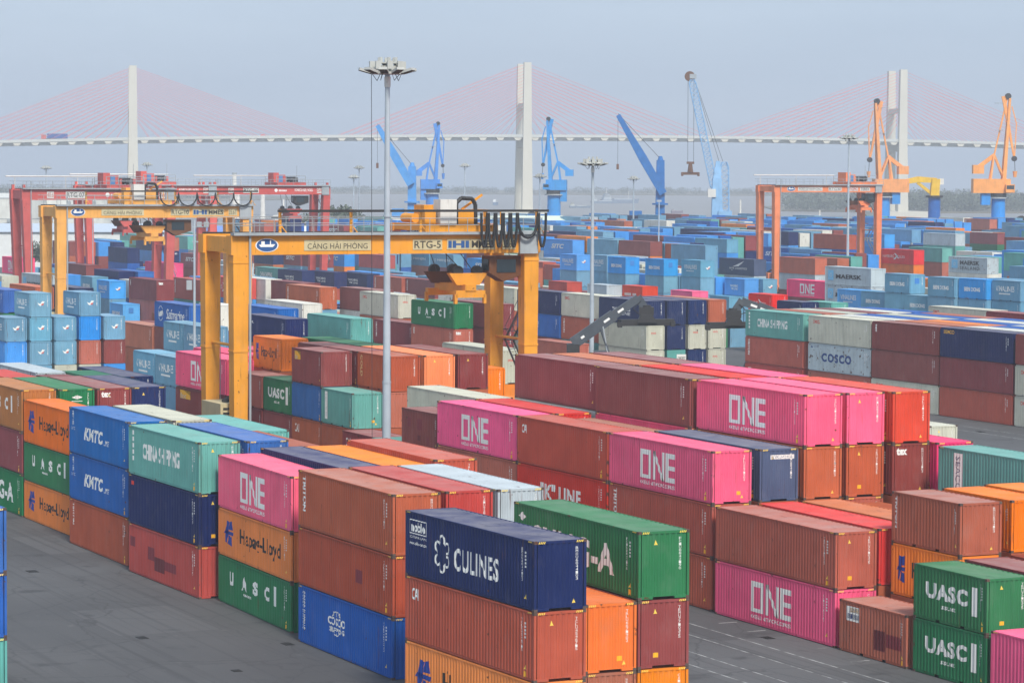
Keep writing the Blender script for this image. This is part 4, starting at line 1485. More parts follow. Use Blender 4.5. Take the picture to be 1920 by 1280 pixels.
        for i in range(5):
            MB().cbox((random.uniform(-1.5, 1.5), ty + .4 + .5 * i, zt + 1.2), (.9, .4, .9)).build('winch_part', M['dark'] if i % 2 else mat, root)
        MB().tube((0, ty + 2.4, zt + .8), (0, ty + 2.4, zt + 4.0), .05, n=5).build('aerial', M['grey'], root)
    # operator's cabin under the girders
    cy = ty + 4.1 if style == 'y' else ty + 2.2
    cb = MB(); cb.prism([(cy - 1.6, zb - .25), (cy + 1.5, zb - .25), (cy + 1.5, zb - 1.6), (cy - .4, zb - 2.2), (cy - 1.6, zb - 1.5)], X - 1.5, X - .1, 'x')
    co = cb.build('operator_cabin', M['brownm'] if style == 'y' else M['dark'], root)
    MB().box(X - .09, X - .05, cy - 1.0, cy + .6, zb - 1.5, zb - .5).build('cabin_window', M['glass'], co)
    MB().box(X - 1.4, X - .2, cy - 1.66, cy - 1.62, zb - 1.35, zb - .5).build('cabin_window', M['glass'], co)
    # head block and spreader on ropes
    sz = spread_z
    rp = MB()
    for sx in (-1, 1):
        for sy in (-1, 1):
            rp.tube((sx * 1.6, ty + sy * .5, zb + .2), (sx * 1.0, ty + sy * 1.1 + 1.0, sz + 1.6), .035, n=5)
    rp.build('hoist_rope', M['rope'], root)
    hy = ty + 1.0
    for sx in (-1, 1):
        k = MB()
        k.prism([(hy - 1.6, sz + 1.6), (hy + 1.6, sz + 1.6), (hy + .95, sz + .7), (hy - .95, sz + .7)], sx * 2.2 - .25, sx * 2.2 + .25, 'x')
        ho = k.build('head_block', mat if sx > 0 else M['brownm'], root)
        for dy in (-.8, .8):
            MB().tube((sx * 2.2 - .2, hy + dy, sz + 1.75), (sx * 2.2 + .2, hy + dy, sz + 1.75), .42, n=14).build('sheave', M['dark'], ho)
    sp = MB()
    sp.box(-2.9, 2.9, hy - .45, hy + .45, sz + .15, sz + .75)
    sp.box(-2.9, -2.4, hy - 1.22, hy + 1.22, sz - .25, sz + .3)
    sp.box(2.4, 2.9, hy - 1.22, hy + 1.22, sz - .25, sz + .3)
    so = sp.build('spreader', mat, root)
    for sx in (-1, 1):
        for sy in (-1, 1):
            MB().cbox((sx * 2.75, hy + sy * 1.2, sz - .35), (.3, .22, .7)).build('corner_guide', mat, so)
    if load:
        li = CM.get(('shell', L20, HS)) or cmesh('shell', L20, HS)
        z = sz - .3 - HS
        c = place('shipping_container', cmesh('shell', L20, HS), cmat(load), None, W3(a - base / 2, b + span / 2 + hy, z), PHI,
                  f'{words(load)} container hanging under the orange spreader of a red gantry', 'container', GROUP)
        for colr, me in letter_meshes('rl', LOGOS['rl'], L20, HS, True):
            place('lettering', me, lmat(colr), c)
    # power unit on the left sill, ladder on the right legs
    gy = -Y
    gz = 2.5 if style == 'y' else 0.0
    g = MB(); g.box(-2.2, 2.0, gy - 1.0, gy + 1.0, 2.0 + gz, 4.1 + gz)
    go = g.build('power_unit', M['board'] if style == 'y' else mat, root)
    for i in range(5):
        MB().box(2.0, 2.05, gy - .8, gy + .8, 2.3 + gz + i * .34, 2.45 + gz + i * .34).build('louvre', M['dark'], go)
    MB().tube((.6, gy - .3, 4.1 + gz), (.6, gy + .6, 4.6 + gz), .22, n=8).build('exhaust', M['dark'], go)
    if gz:
        for px in (-1.8, 1.6):
            MB().box(px - .12, px + .12, gy - .5, gy + .5, 1.8, 2.0 + gz).build('unit_support', mat, root)
    st = MB()
    z0, flip = 2.2, 1
    while z0 < zb - 2:
        z1 = min(z0 + 4.2, zb - 1)
        x0, x1 = (-X + .9, X - .9) if flip > 0 else (X - .9, -X + .9)
        for dy in (-.35, .35):
            st.beam((x0, Y + .9 + dy, z0), (x1, Y + .9 + dy, z1), .06, .2)
            st.tube((x0, Y + .9 + dy, z0 + 1), (x1, Y + .9 + dy, z1 + 1), .03, n=4)
        for k in range(9):
            t = (k + .5) / 9
            st.box(x0 + (x1 - x0) * t - .12, x0 + (x1 - x0) * t + .12, Y + .55, Y + 1.25, z0 + (z1 - z0) * t - .02, z0 + (z1 - z0) * t + .02)
        st.box(x1 - .5, x1 + .5, Y + .5, Y + 1.35, z1 - .05, z1 + .02)
        z0, flip = z1, -flip
    st.build('stair', M['grey'] if style != 'y' else plain('stair_steel', '5c5f61', .6), root)
    MB().box(X + .56, X + .85, Y - 1.1, Y + .4, zb - .05, zt + .3).build('switch_cabinet', M['grey'], root)
    MB().tube((X + .7, -Y + .65, 3), (X + .7, -Y + .65, zt + 1.2), .09, n=8).build('conduit', M['grey'], root)
    fx = X + .56
    for kind, y0, y1, body, bm, tm, bold in signs:
        if kind == 'board':
            sign_board(root, fx, -Y + y0, -Y + y1, zb + .28, zb + gd - .32, body, M[bm], M[tm], bold)
        elif kind == 'text':
            face_text(root, fx + .01, -Y + y0, -Y + y1, zb + .45, zb + gd - .45, body, M[tm], bold)
        elif kind == 'dash':
            dm = MB()
            zc = zb + gd / 2
            dm.tube((fx + .01, -Y + y0 + .35, zc), (fx + .015, -Y + y0 + .35, zc), .34, n=14)
            for q in range(6):
                dm.box(fx + .01, fx + .015, -Y + y0 + .9 + q * .28, -Y + y0 + 1.1 + q * .28, zc - .22, zc + .12)
            dm.build('emblem', M['lettw'], root)
        else:
            cy_, cz_ = -Y + (y0 + y1) / 2, zb + gd / 2
            ry, rz = (y1 - y0) / 2, gd * .36
            def oval(k, x, n=24):
                return [(x, cy_ + ry * k * math.cos(2 * math.pi * i / n), cz_ + rz * k * math.sin(2 * math.pi * i / n)) for i in range(n)]
            for k, x, mt, nm in ((1.0, fx + .01, M['lettw'], 'emblem'), (.9, fx + .02, M['lettb'], 'emblem_field')):
                me = bpy.data.meshes.new(nm); me.from_pydata(oval(k, x), [], [tuple(range(24))]); place(nm, me, mt, root)
            e = MB()
            x = fx + .03
            e.v += [(x, cy_ - .55 * ry, cz_ - .25 * rz), (x, cy_ + .5 * ry, cz_ - .25 * rz), (x, cy_ + .72 * ry, cz_ + .15 * rz), (x, cy_ - .7 * ry, cz_ + .1 * rz)]
            e.f.append((0, 1, 2, 3))
            e.box(x, x + .005, cy_ - .5 * ry, cy_ - .2 * ry, cz_ + .12 * rz, cz_ + .6 * rz)
            e.box(x, x + .005, cy_ + .25 * ry, cy_ + .34 * ry, cz_ + .12 * rz, cz_ + .75 * rz)
            e.build('emblem_ship', M['lettw'], root)
    return root

YS = lambda no: (('oval', 1.1, 2.9, '', '', '', 0), ('board', 4.9, 10.2, 'CẢNG HẢI PHÒNG', 'board', 'lettk', .0), ('board', 13.6, 16.0, no, 'board', 'lettk', .01),
                 ('board', 16.4, 18.3, 'IHI', 'board', 'lettb', .05), ('board', 18.32, 20.4, 'MMES', 'board', 'lettk', .03), ('board', 21.0, 22.1, '35.6T', 'board', 'lettk', 0))
rtg('gantry_crane', 'RTG-5', M['yellow'], 'yellow rubber tyred gantry with black cable loops beside the tall lamp mast', 17.55, 6.0, 14.4, 'y', 1.15, YS('RTG-5'))
rtg('gantry_crane', 'RTG-10', M['yellow'], 'yellow rubber tyred gantry standing in front of the red gantries', 17.9, -.9, 15.3, 'y', 1.15, YS('RTG-10'))
RS = lambda no: (('board', 3.2, 4.3, '40.6', 'boardw', 'lettr', 0), ('board', 6.2, 9.4, no, 'boardw', 'lettk', .01), ('dash', 12.6, 15.2, '', '', 'lettw', .02), ('text', 16.8, 20.6, 'KONECRANES | NOELL', '', 'lettw', .02), ('board', 21.4, 22.8, 'SWL', 'boardw', 'lettr', .02))
rtg('gantry_crane', 'RTG 07', M['redc'], 'red gantry crane in front of the white storage tanks', 18.9, 4.2, 14.0, 'r', 1.35, RS('RTG 07'), gd=1.65)
rtg('gantry_crane', 'RTG 06', M['redc'], 'red gantry crane between the two other red gantries', 19.2, 1.6, 15.2, 'r', 1.35, RS('RTG 06')[3:], gd=1.6)
rtg('gantry_crane', 'RTG 05', M['redc'], 'red gantry crane holding a navy container on its orange spreader', 19.0, 4.5, 14.6, 'r', 1.35, RS('RTG 05'), gd=1.6, load='nb')
OS = (('oval', 2.1, 4.0, '', '', '', 0), ('board', 4.6, 10.2, 'PORT OF HAIPHONG', 'boardw', 'lettk', 0), ('board', 11.6, 14.6, 'RTG30', 'boardw', 'lettk', .0), ('board', 16.2, 18.4, 'TCPC', 'boardw', 'lettr', .03), ('board', 18.9, 21.2, 'TEREX', 'boardw', 'lettk', .02))
rtg('gantry_crane', 'RTG30', M['orangec'], 'orange gantry crane in front of the river with white sign boards', 19.9, 8.2, 16.6, 'o', 1.2, OS, gd=1.35)

# ------------------------------------------------------------------ high masts and lamp poles
M['headg'] = paint('lamp_housing', 'b4b6b0', 0.5, 0.15)
M['mast'] = paint('mast_galvanised', 'aab5bd', 0.42, 0.0)
def mast(u, v, d, hw, label):
    top = at_dist(u, v, d)
    r = empty('high_mast', (top.x, top.y, 0), random.uniform(0, 1), label, 'lamp mast', 'floodlight masts')
    z = top.z - 1.3
    MB().tube((0, 0, 0), (0, 0, z * .35), .30, .26, 14).build('pole', M['mast'], r, True)
    p2 = MB(); p2.tube((0, 0, z * .35), (0, 0, z), .245, .15, 14); p2.build('pole', M['mast'], r, True)
    for zz in (z * .35, z * .7):
        MB().tube((0, 0, zz - .06), (0, 0, zz + .06), .30 - .06 * zz / z, n=14).build('collar', M['mast'], r)
    MB().tube((0, 0, z - .9), (0, 0, z - .25), .2, n=12).build('sleeve', M['white'], r)
    hd = MB()
    hd.tube((0, 0, z - .1), (0, 0, z + .05), hw * .30, n=16)
    hd.tube((0, 0, z + .05), (0, 0, z + .42), hw * .20, n=10)
    hd.tube((0, 0, z + .55), (0, 0, z + .62), hw * .23, n=10)
    for i in range(8):
        a = 2 * math.pi * i / 8
        hd.cbox((hw * .27 * math.cos(a), hw * .27 * math.sin(a), z + .45), (.34, .34, .5))
    for i in range(6):
        a = 2 * math.pi * (i + .5) / 6
        hd.tube((hw * .15 * math.cos(a), hw * .15 * math.sin(a), z + .6), (hw * .15 * math.cos(a), hw * .15 * math.sin(a), z + .95), .12, n=6)
    hd.build('lamp_head', M['headg'], r)
    n = 10
    for i in range(n):
        a = 2 * math.pi * i / n
        ca, sa = math.cos(a), math.sin(a)
        f = MB()
        p0 = Vector((hw * .30 * ca, hw * .30 * sa, z + .02)); p1 = Vector((hw * .5 * ca, hw * .5 * sa, z + .22))
        f.beam(p0, p1, .52, .16)
        fo = f.build('floodlight', M['headg'], r)
        g = MB(); t = Vector((0, 0, -.1))
        g.beam(p0 + t, p1 + t, .46, .03).build('lamp_glass', M['dark'], fo)
    cb = MB()
    for i in range(5):
        a = 1.3 * i
        cb.path([(.5 * math.cos(a), .5 * math.sin(a), z - .1), (.7 * math.cos(a), .7 * math.sin(a), z - .5), (.95 * math.cos(a + .3), .95 * math.sin(a + .3), z - .1)], .02, 4)
    cb.build('cable_loop', M['cable'], r)
    return r
ML = ['tall floodlight mast rising from the lane beside the near yellow gantry', 'floodlight mast standing behind the dark maroon stack near the stacker boom', 'floodlight mast in front of the orange gantry crane',
      'slim white mast beside the blue column crane', 'slim white mast at the concrete bridge pylon', 'slim mast between the red gantries and the blue crane', 'thin far mast between blue crane and middle pylon',
      'thin far mast behind the red gantries beside the pylon', 'thin far mast behind the red gantry and white tanks', 'thin far mast beside the slim white mast left of blue crane']
for (u, v, d, hw), lb in zip(MASTS, ML):
    r = mast(u, v, d, hw, lb)
    if d == 180:
        zt_ = at_dist(u, v, d).z - 1.3
        MB().tube((-1.0, 0.1, zt_), (-.9, .1, 6.0), .018, n=4).build('halyard', M['rope'], r)
        r.rotation_euler.z = .2

def lamp_pole(u, v, d, label, arms=True):
    top = at_dist(u, v, d)
    r = empty('lamp_pole', (top.x, top.y, 0), 0, label, 'lamp pole', 'small lamp poles')
    MB().tube((0, 0, 0), (0, 0, top.z), .16, .10, 10).build('pole', M['mast'], r, True)
    if arms:
        MB().tube((-.2, 0, top.z - .6), (1.3, 0, top.z - .6), .06, n=6).build('arm', M['mast'], r)
        MB().tube((-.2, 0, top.z - 2.0), (1.1, 0, top.z - 2.0), .06, n=6).build('arm', M['mast'], r)
        for x, z in ((.5, -.35), (1.15, -.35), (1.0, -1.75)):
            MB().cbox((x, -.15, top.z + z), (.45, .3, .5)).build('floodlight', M['grey'], r)
        MB().cbox((-.45, -.2, top.z - 6.1), (.5, .5, .9)).build('horn', M['grey'], r)
    else:
        MB().cbox((0, 0, top.z), (.9, .3, .35)).build('floodlight', M['grey'], r)
    return r
lamp_pole(362, 420, 272, 'slim grey pole with floodlights and horn beside the yellow leg')
lamp_pole(1233, 374, 520, 'thin lamp pole among the pale blue containers', False)
lamp_pole(1102, 452, 600, 'thin white lamp pole in the far blue rows', False)

# ------------------------------------------------------------------ quay cranes
M['cblue'] = paint('crane_blue', '3f8fd6', 0.5, 0.03)
M['cpale'] = paint('crane_pale_blue', '86b7de', 0.5, 0.02)
M['cdeep'] = paint('crane_deep_blue', '2f6cae', 0.5, 0.03)
M['corange'] = paint('crane_apricot', 'eda564', 0.5, 0.05)
M['cyellow'] = paint('crane_lemon', 'e3b440', 0.5, 0.03)
def crane_frame(u, d, label, name='quay_crane'):
    p = at_dist(u, 400, d)
    return empty(name, (p.x, p.y, 0), 0, label, 'quay crane')

def luffing(u, d, s, k, m1, m2, label, yaw=0.0):
    """level luffing portal crane; s = side the jib hangs to, k = scale"""
    r = crane_frame(u, d, label)
    r.rotation_euler.z = yaw
    P = lambda x, z, y=0: (s * x * k, y * k, z if z <= 18 else 18 + (z - 18) * k)
    for sx in (-1, 1):
        for sy in (-1, 1):
            MB().beam((sx * 5, sy * 5, 0), (sx * 3.2, sy * 3.2, 8.2), .9, .9, 1.3, 1.3).build('portal_leg', m2, r)
        MB().beam((sx * 5, -6, .8), (sx * 5, 6, .8), 1.0, 1.0).build('bogie', M['dark'], r)
    MB().box(-4.2, 4.2, -4.2, 4.2, 7.6, 9.2).build('portal_deck', m2, r)
    MB().tube((0, 0, 9.2), (0, 0, 16.4), 2.1, 2.0, 20).build('column', m2, r, True)
    MB().tube((0, 0, 16.4), (0, 0, 16.8), 2.9, n=20).build('slewing_ring', M['grey'], r)
    MB().tube((0, 0, 16.8), (0, 0, 18.0), 2.3, n=20).build('slewing_ring', M['dark'], r)
    MB().tube((s * 6.5, -2.6, 9.4), (s * 6.5, -2.2, 9.4), 2.0, n=18).build('cable_reel', M['dark'], r)
    hs = MB(); x0, x1 = sorted((P(-7.8 if k > .9 else -5.2, 0)[0], P(3.2, 0)[0]))
    hs.box(x0, x1, -2.2 * k, 2.2 * k, 18.0, 18 + 4.2 * k)
    ho = hs.build('machine_house', m1, r)
    c0, c1 = sorted((P(1.6, 0)[0], P(4.2, 0)[0]))
    cab = MB().box(c0, c1, -3.6 * k, -2.25 * k, 18 + .2, 18 + 2.6 * k).build('operator_cabin', m1, r)
    MB().box(c0 + .2, c1 - .2, -3.66 * k, -3.61 * k, 18 + 1.2 * k, 18 + 2.3 * k).build('cabin_window', M['glass'], cab)
    x0, x1 = sorted((P(-5.2, 0)[0], P(-2.6, 0)[0]))
    MB().box(x0, x1, -1.4 * k, 1.4 * k, 14.5, 17.95).build('hung_cabin', m2, r)
    for y in (-1.3, 1.3):
        MB().beam(P(-2.6, 21.6, y), P(-1.6, 29.2, y * .5), .5, .5).build('a_frame_leg', m1, r)
        MB().beam(P(1.6, 22, y), P(-1.4, 29.2, y * .5), .5, .5).build('a_frame_leg', m1, r)
        MB().beam(P(1.4, 21.8, y), P(2.9, 46.0, y * .45), 1.0, 1.1, .6, .6, up=(1, 0, 0)).build('boom', m1, r)
    for z in (27, 33, 39):
        MB().tube(P(1.6, z, -1.1), P(1.6 + (z - 22) * .06, z, 1.1), .18, n=6).build('boom_brace', m1, r)
    MB().beam(P(-1.5, 29), P(2.2, 46.4), .45, .45).build('tie_bar', m1, r)
    MB().beam(P(1.0, 46.6), P(4.5, 28.2), .9, 1.1, .5, .5, up=(1, 0, 0)).build('jib', m1, r)
    MB().beam(P(3.6, 43.6), P(5.0, 38.5), .3, .3).build('jib_strut', m1, r)
    MB().beam(P(5.0, 38.5), P(4.6, 28.6), .3, .3).build('jib_strut', m1, r)
    MB().tube(P(4.5, 28.2, -.5), P(4.5, 28.2, .5), .8 * k, n=14).build('jib_sheave', M['dark'], r)
    MB().tube(P(2.4, 46.6, -.6), P(2.4, 46.6, .6), .9 * k, n=14).build('boom_sheave', M['dark'], r)
    MB().beam(P(-1.4, 29.2), P(-6.4, 25.4), .9, 1.2).build('counterweight_arm', m1, r)
    w0 = P(-6.2, 25); MB().cbox((w0[0], 0, w0[2]), (3.2 * k, 3 * k, 2.6 * k)).build('counterweight', m1, r)
    MB().path([P(4.6, 28), P(4.8, 24.4)], .09, 5).build('hoist_rope', M['rope'], r)
    hk = P(4.8, 23.6); MB().tube((hk[0], 0, hk[2] + .9), (hk[0], 0, hk[2] - .9), .7 * k, .45 * k, 8).build('hook_block', m1, r)
    for z, x in ((44.5, 1.0), (36.5, 1.2), (24, 2.4)):
        q = P(x, z); MB().box(min(q[0], q[0] - s * 2.4 * k), max(q[0], q[0] - s * 2.4 * k), -.8, .8, q[2], q[2] + .12).build('platform', M['grey'], r)
    return r
luffing(1869, 850, 1, 1.0, M['corange'], M['cblue'], 'orange luffing crane on a blue column at the right end of the quay')
luffing(1653, 860, -1, .95, M['corange'], M['cblue'], 'orange luffing crane standing behind the orange gantry', .12)
luffing(808, 905, 1, .72, M['cblue'], M['cblue'], 'blue luffing crane with its jib upright beside the slanted blue boom', .1)
luffing(1036, 880, -1, .76, M['cblue'], M['cblue'], 'blue luffing crane standing before the middle bridge pylon', -.1)

def column_crane(u, d, z_top, foot, tip, mat, label, base_left):
    r = crane_frame(u, d, label)
    k = d / CAM_F
    MB().beam((0, 0, 4), (0, 0, z_top), 2.9, 2.9, 2.3, 2.3).build('column', mat, r)
    MB().tube((0, 0, 14), (0, 0, 14.5), 2.4, n=14).build('platform', mat, r)
    f = at_dist(foot[0], foot[1], d); t = at_dist(tip[0], tip[1], d)
    c = r.location
    F0, T0 = Vector((f.x - c.x, -1.6, f.z)), Vector((t.x - c.x, -1.6, t.z))
    bo = MB().beam(F0, F0 + (T0 - F0) * .45, 1.8, 2.3, 1.8, 2.5).build('boom', mat, r)
    MB().beam(F0 + (T0 - F0) * .45, T0, 1.8, 2.5, 1.2, 1.3).build('boom', mat, r)
    for q in (.3, .32):
        MB().path([T0, Vector((0, 0, z_top))], .06, 4)
    MB().path([T0 + Vector((0, 0, .4)), Vector((0, -.3, z_top + .4))], .07, 4).build('luffing_rope', M['rope'], r)
    MB().path([T0, T0 + Vector((0, 0, -(t.z - 26)))], .05, 4).build('hoist_rope', M['rope'], r)
    MB().cbox(T0 + Vector((0, 0, -(t.z - 26) - .8)), (.7, .7, 1.6)).build('hook_block', M['brownm'], r)
    MB().tube((0, 0, z_top), (0, 0, z_top + 1.2), .9, .5, 8).build('mast_head', mat, r)
    bl = base_left * k
    MB().box(-bl, 1.6, -2, 2, 8.0, 9.8).build('portal_beam', mat, r)
    for x in (-bl + 1.2, 0):
        MB().beam((x, 0, 0), (x, 0, 8.0), 3.2, 3.2, 2.4, 2.4).build('portal_leg', mat, r)
    MB().box(-bl - .2, -bl + 3.4, -2.2, 2.2, 9.8, 12.2).build('winch_house', mat, r)
    face = MB()
    co, fs, _ = text_mesh('CẢNG HẢI PHÒNG', bold=.02)
    me = bpy.data.meshes.new('sign_lettering'); me.from_pydata([(-bl + 3.6 + 5.0 * p, -2.02, 8.5 + .8 * q) for p, q in co], [], fs)
    place('sign_lettering', me, M['lettw'], r)
    return r
column_crane(1235, 850, 27.2, (1240, 360), (1154, 214), M['cdeep'], 'deep blue column crane with a long slanted boom', 56)
column_crane(770, 870, 25.0, (768, 348), (704, 238), M['cblue'], 'blue column crane partly behind the tall floodlight mast', 36)

# yellow jib crane on a blue column
r = crane_frame(1749, 860, 'yellow jib crane on a thick blue column and portal')
MB().tube((0, 0, 9.6), (0, 0, 16.5), 1.8, n=18).build('column', M['cdeep'], r, True)
MB().tube((0, 0, 16.5), (0, 0, 17.1), 2.6, n=18).build('slewing_ring', M['dark'], r)
MB().prism([(-1.3, 17.1), (1.3, 17.1), (1.5, 22.0), (-.9, 22.2)], -1.3, 1.3, 'y').build('crane_house', M['cyellow'], r)
MB().beam((.6, 0, 21.6), (-5.0, 0, 21.9), 1.4, 1.5, 1.2, 1.8).build('jib', M['cyellow'], r)
MB().beam((-5.0, 0, 21.9), (-12.2, 0, 20.6), 1.2, 1.8, .8, 1.1).build('jib', M['cyellow'], r)
MB().beam((-.8, 0, 17.6), (-5.2, 0, 21.0), .9, .9).build('jib_brace', M['cyellow'], r)
MB().cbox((2.0, 0, 21.3), (1.3, 1.6, 1.8)).build('winch_box', M['white'], r)
MB().box(-5.6, 5.4, -2.4, 2.4, 6.4, 9.6).build('portal_deck', M['cdeep'], r)
for sx in (-1, 1):
    for sy in (-1, 1):
        MB().beam((sx * 5.2, sy * 3, 0), (sx * 4.2, sy * 1.9, 6.4), 1.6, 1.6, 2.2, 2.2).build('portal_leg', M['cdeep'], r)

# mobile harbour crane with a lattice boom
r = crane_frame(1350, 850, 'pale blue mobile harbour crane with a tall lattice boom and hanging spreader')
kx = 850 / CAM_F
def HP(u, v, y=0.0):
    p = at_dist(u, v, 850)
    return Vector((p.x - r.location.x, y, p.z))
def lattice(m, p0, p1, w, n, t=.13, flat=False):
    p0, p1 = Vector(p0), Vector(p1)
    d = (p1 - p0).normalized()
    s = d.cross(Vector((0, 1, 0))).normalized()
    y = Vector((0, 1, 0))
    for k in range(n):
        a, b = p0 + (p1 - p0) * (k / n), p0 + (p1 - p0) * ((k + 1) / n)
        wa = w * (1 if 0 < k < n else .55); wb = w * (1 if k < n - 1 else .55)
        if k == 0: wa = w * .5
        A_ = [a + s * (i * wa / 2) + y * (j * wa / 2) for i, j in ((-1, -1), (1, -1), (1, 1), (-1, 1))]
        B_ = [b + s * (i * wb / 2) + y * (j * wb / 2) for i, j in ((-1, -1), (1, -1), (1, 1), (-1, 1))]
        for i in range(4):
            m.beam(A_[i], B_[i], t * 1.7)
            m.beam(A_[i], B_[(i + 1) % 4], t)
            m.beam(B_[i], B_[(i + 1) % 4], t)
    return m
MB().beam(HP(1342, 415), HP(1341, 330), 3.4, 3.4, 2.6, 2.6).build('tower', M['cpale'], r)
lt = MB(); lattice(lt, HP(1357, 412, .5), HP(1355, 300, .5), 2.4, 10, .16); lt.build('lattice_tower', M['cpale'], r)
MB().beam(HP(1341, 330), HP(1343, 298), 2.4, 2.4, 1.2, 1.2).build('tower_head', M['cpale'], r)
lb_ = MB(); lattice(lb_, HP(1337, 352), HP(1292, 146), 2.0, 26, .13); lb_.build('boom', M['cpale'], r)
MB().tube(HP(1288, 140, -.6), HP(1288, 140, .6), 1.5, n=16).build('boom_sheave', M['brownm'], r)
MB().cbox(HP(1294, 140), (2.0, 1.6, 1.3)).build('boom_head', M['grey'], r)
MB().path([HP(1296, 142), HP(1352, 299)], .06, 4).build('luffing_rope', M['rope'], r)
MB().path([HP(1297, 146), HP(1345, 300)], .06, 4).build('luffing_rope', M['rope'], r)
for uu in (1285, 1296):
    MB().path([HP(uu, 144), HP(uu + 1, 302)], .06, 4).build('hoist_rope', M['rope'], r)
MB().cbox(HP(1331, 358, -1), (2.4, 2.0, 2.4)).build('operator_cabin', M['white'], r)
MB().cbox(HP(1356, 398, -1), (4.0, 3.0, 2.2)).build('machine_house', M['cpale'], r)
MB().box(-7, 5, -4, 4, 1.0, 3.2).build('chassis', M['cpale'], r)
for x in (-6, -3, 0, 3):
    MB().tube((x, -4.2, 1), (x, -3.4, 1), 1.0, n=14).build('wheel', M['rubber'], r)
sp0 = HP(1291, 322)
MB().cbox(sp0, (5.2, 1.0, .8)).build('spreader', M['brownm'], r)
for sx in (-1, 1):
    MB().cbox(sp0 + Vector((sx * 2.4, 0, -.2)), (.6, 2.4, 1.1)).build('spreader_end', M['brownm'], r)
MB().tube(sp0 + Vector((0, 0, .4)), HP(1291, 303), .9, .5, 8).build('rotator', M['brownm'], r)
MB().cbox(HP(1291, 302), (2.2, .8, .7)).build('hook_block', M['brownm'], r)
# ------------------------------------------------------------------ reach stackers at the depot
M['gun'] = paint('stacker_grey', '4b5157', 0.5, 0.02)
def stacker(u_foot, v_foot, u_tip, v_tip, d, label, yaw=0.0):
    f, t = at_dist(u_foot, v_foot, d), at_dist(u_tip, v_tip, d)
    s = 1 if t.x > f.x else -1
    r = empty('reach_stacker', (f.x, f.y, 0), yaw, label, 'reach stacker', 'reach stackers')
    F0 = Vector((0, 0, f.z)); T0 = Vector((t.x - f.x, 0, t.z))
    D = (T0 - F0).normalized(); N = Vector((-D.z * s, 0, D.x * s)) if s > 0 else Vector((D.z, 0, -D.x))
    if N.z < 0: N = -N
    ln = (T0 - F0).length
    MB().beam(F0 - D * .3, F0 + D * ln * .62, 1.1, 1.3, 1.05, 1.25).build('boom', M['gun'], r)
    MB().beam(F0 + D * ln * .55, T0, .85, .95, .8, .85).build('boom_extension', M['gun'], r)
    for q in (.12, .5, .72):
        c = F0 + D * ln * q
        w = .22 if q < .2 else .38
        pl = MB(); pl.v += [tuple(c + D * (i * w) + N * (j * .13) + Vector((0, -.57 if q < .6 else -.44, 0))) for i, j in ((-1, -1), (1, -1), (1, 1), (-1, 1))]; pl.f.append((0, 1, 2, 3))
        pl.build('maker_plate', M['lettw'], r)
    for y in (-.8, .8):
        MB().tube((s * 4.4, y, 1.9), F0 + D * ln * .40 + Vector((0, y * .6, -.4)), .12, n=8).build('lift_cylinder', M['gun'], r)
        MB().tube((s * 3.9, y, 2.0), F0 + D * ln * .44 + Vector((0, y * .6, -.4)), .10, n=8).build('lift_cylinder', M['grey'], r)
    MB().prism([(-1.0 * s, .9), (6.4 * s, .9), (6.4 * s, 1.7), (3.0 * s, 2.1), (-.6 * s, 2.3), (-1.4 * s, 1.8)], -1.4, 1.4, 'y').build('chassis', M['gun'], r)
    MB().box(min(-.9 * s, .5 * s), max(-.9 * s, .5 * s), -1.5, 1.5, 2.3, f.z - .2).build('boom_support', M['dark'], r)
    x0, x1 = sorted((2.0 * s, 3.6 * s))
    cb = MB().box(x0, x1, -1.0, .4, 2.1, 3.9).build('operator_cabin', M['gun'], r)
    MB().box(x0 + .15, x1 - .15, -1.04, -1.0, 2.8, 3.75).build('cabin_window', M['glass'], cb)
    for px in (x0, x1):
        MB().tube((px, -1.05, 2.1), (px, -1.05, 3.9), .05, n=5).build('cabin_post', M['white'], cb)
    for x, rad in ((.2, .8), (5.2, .95)):
        for y in (-1.7, 1.7):
            wh = MB().tube((x * s, y - .35, rad), (x * s, y + .35, rad), rad, n=18).build('wheel', M['rubber'], r)
            MB().tube((x * s, y - .37, rad), (x * s, y + .37, rad), rad * .5, n=12).build('rim', M['grey'], wh)
    # head and spreader
    H0 = T0 + Vector((s * .9, 0, -1.3))
    MB().beam(T0 + Vector((-.1 * s, 0, .1)), H0, .8, .9, .7, .8).build('boom_nose', M['gun'], r)
    MB().tube(H0 + Vector((0, 0, .5)), H0 + Vector((0, 0, -1.0)), .55, n=12).build('rotator', M['dark'], r)
    sc = H0 + Vector((0, 0, -1.4))
    sp = MB(); sp.prism([(sc.x - 1.0, sc.z), (sc.x + 1.2, sc.z), (sc.x + .6, sc.z + .9), (sc.x - .6, sc.z + .9)], -1.2, 1.2, 'y')
    sp.beam(sc + Vector((-3.0, -1.2, 0)), sc + Vector((3.0, 1.2, 0)), 1.0, .7)
    sp.box(sc.x - .8, sc.x + .8, -.9, .9, sc.z + .8, sc.z + 1.7)
    sp.build('spreader', M['dark'], r)
    for q in (-1, 1):
        MB().cbox(sc + Vector((q * 3.0, q * 1.2, -.2)), (.5, 2.4, .55)).build('spreader_end', M['dark'], r)
    MB().path([T0 + Vector((.3 * s, -.45, -.3)), T0 + Vector((-.6 * s, -.5, -1.2)), sc + Vector((-.7, -.5, .8))], .05, 5).build('hydraulic_hose', M['cable'], r)
    return r
stacker(1078, 640, 1196, 556, 318, 'dark grey reach stacker with raised boom before the cream container row')
stacker(1470, 590, 1390, 560, 322, 'dark reach stacker with its head showing beside the teal container end')

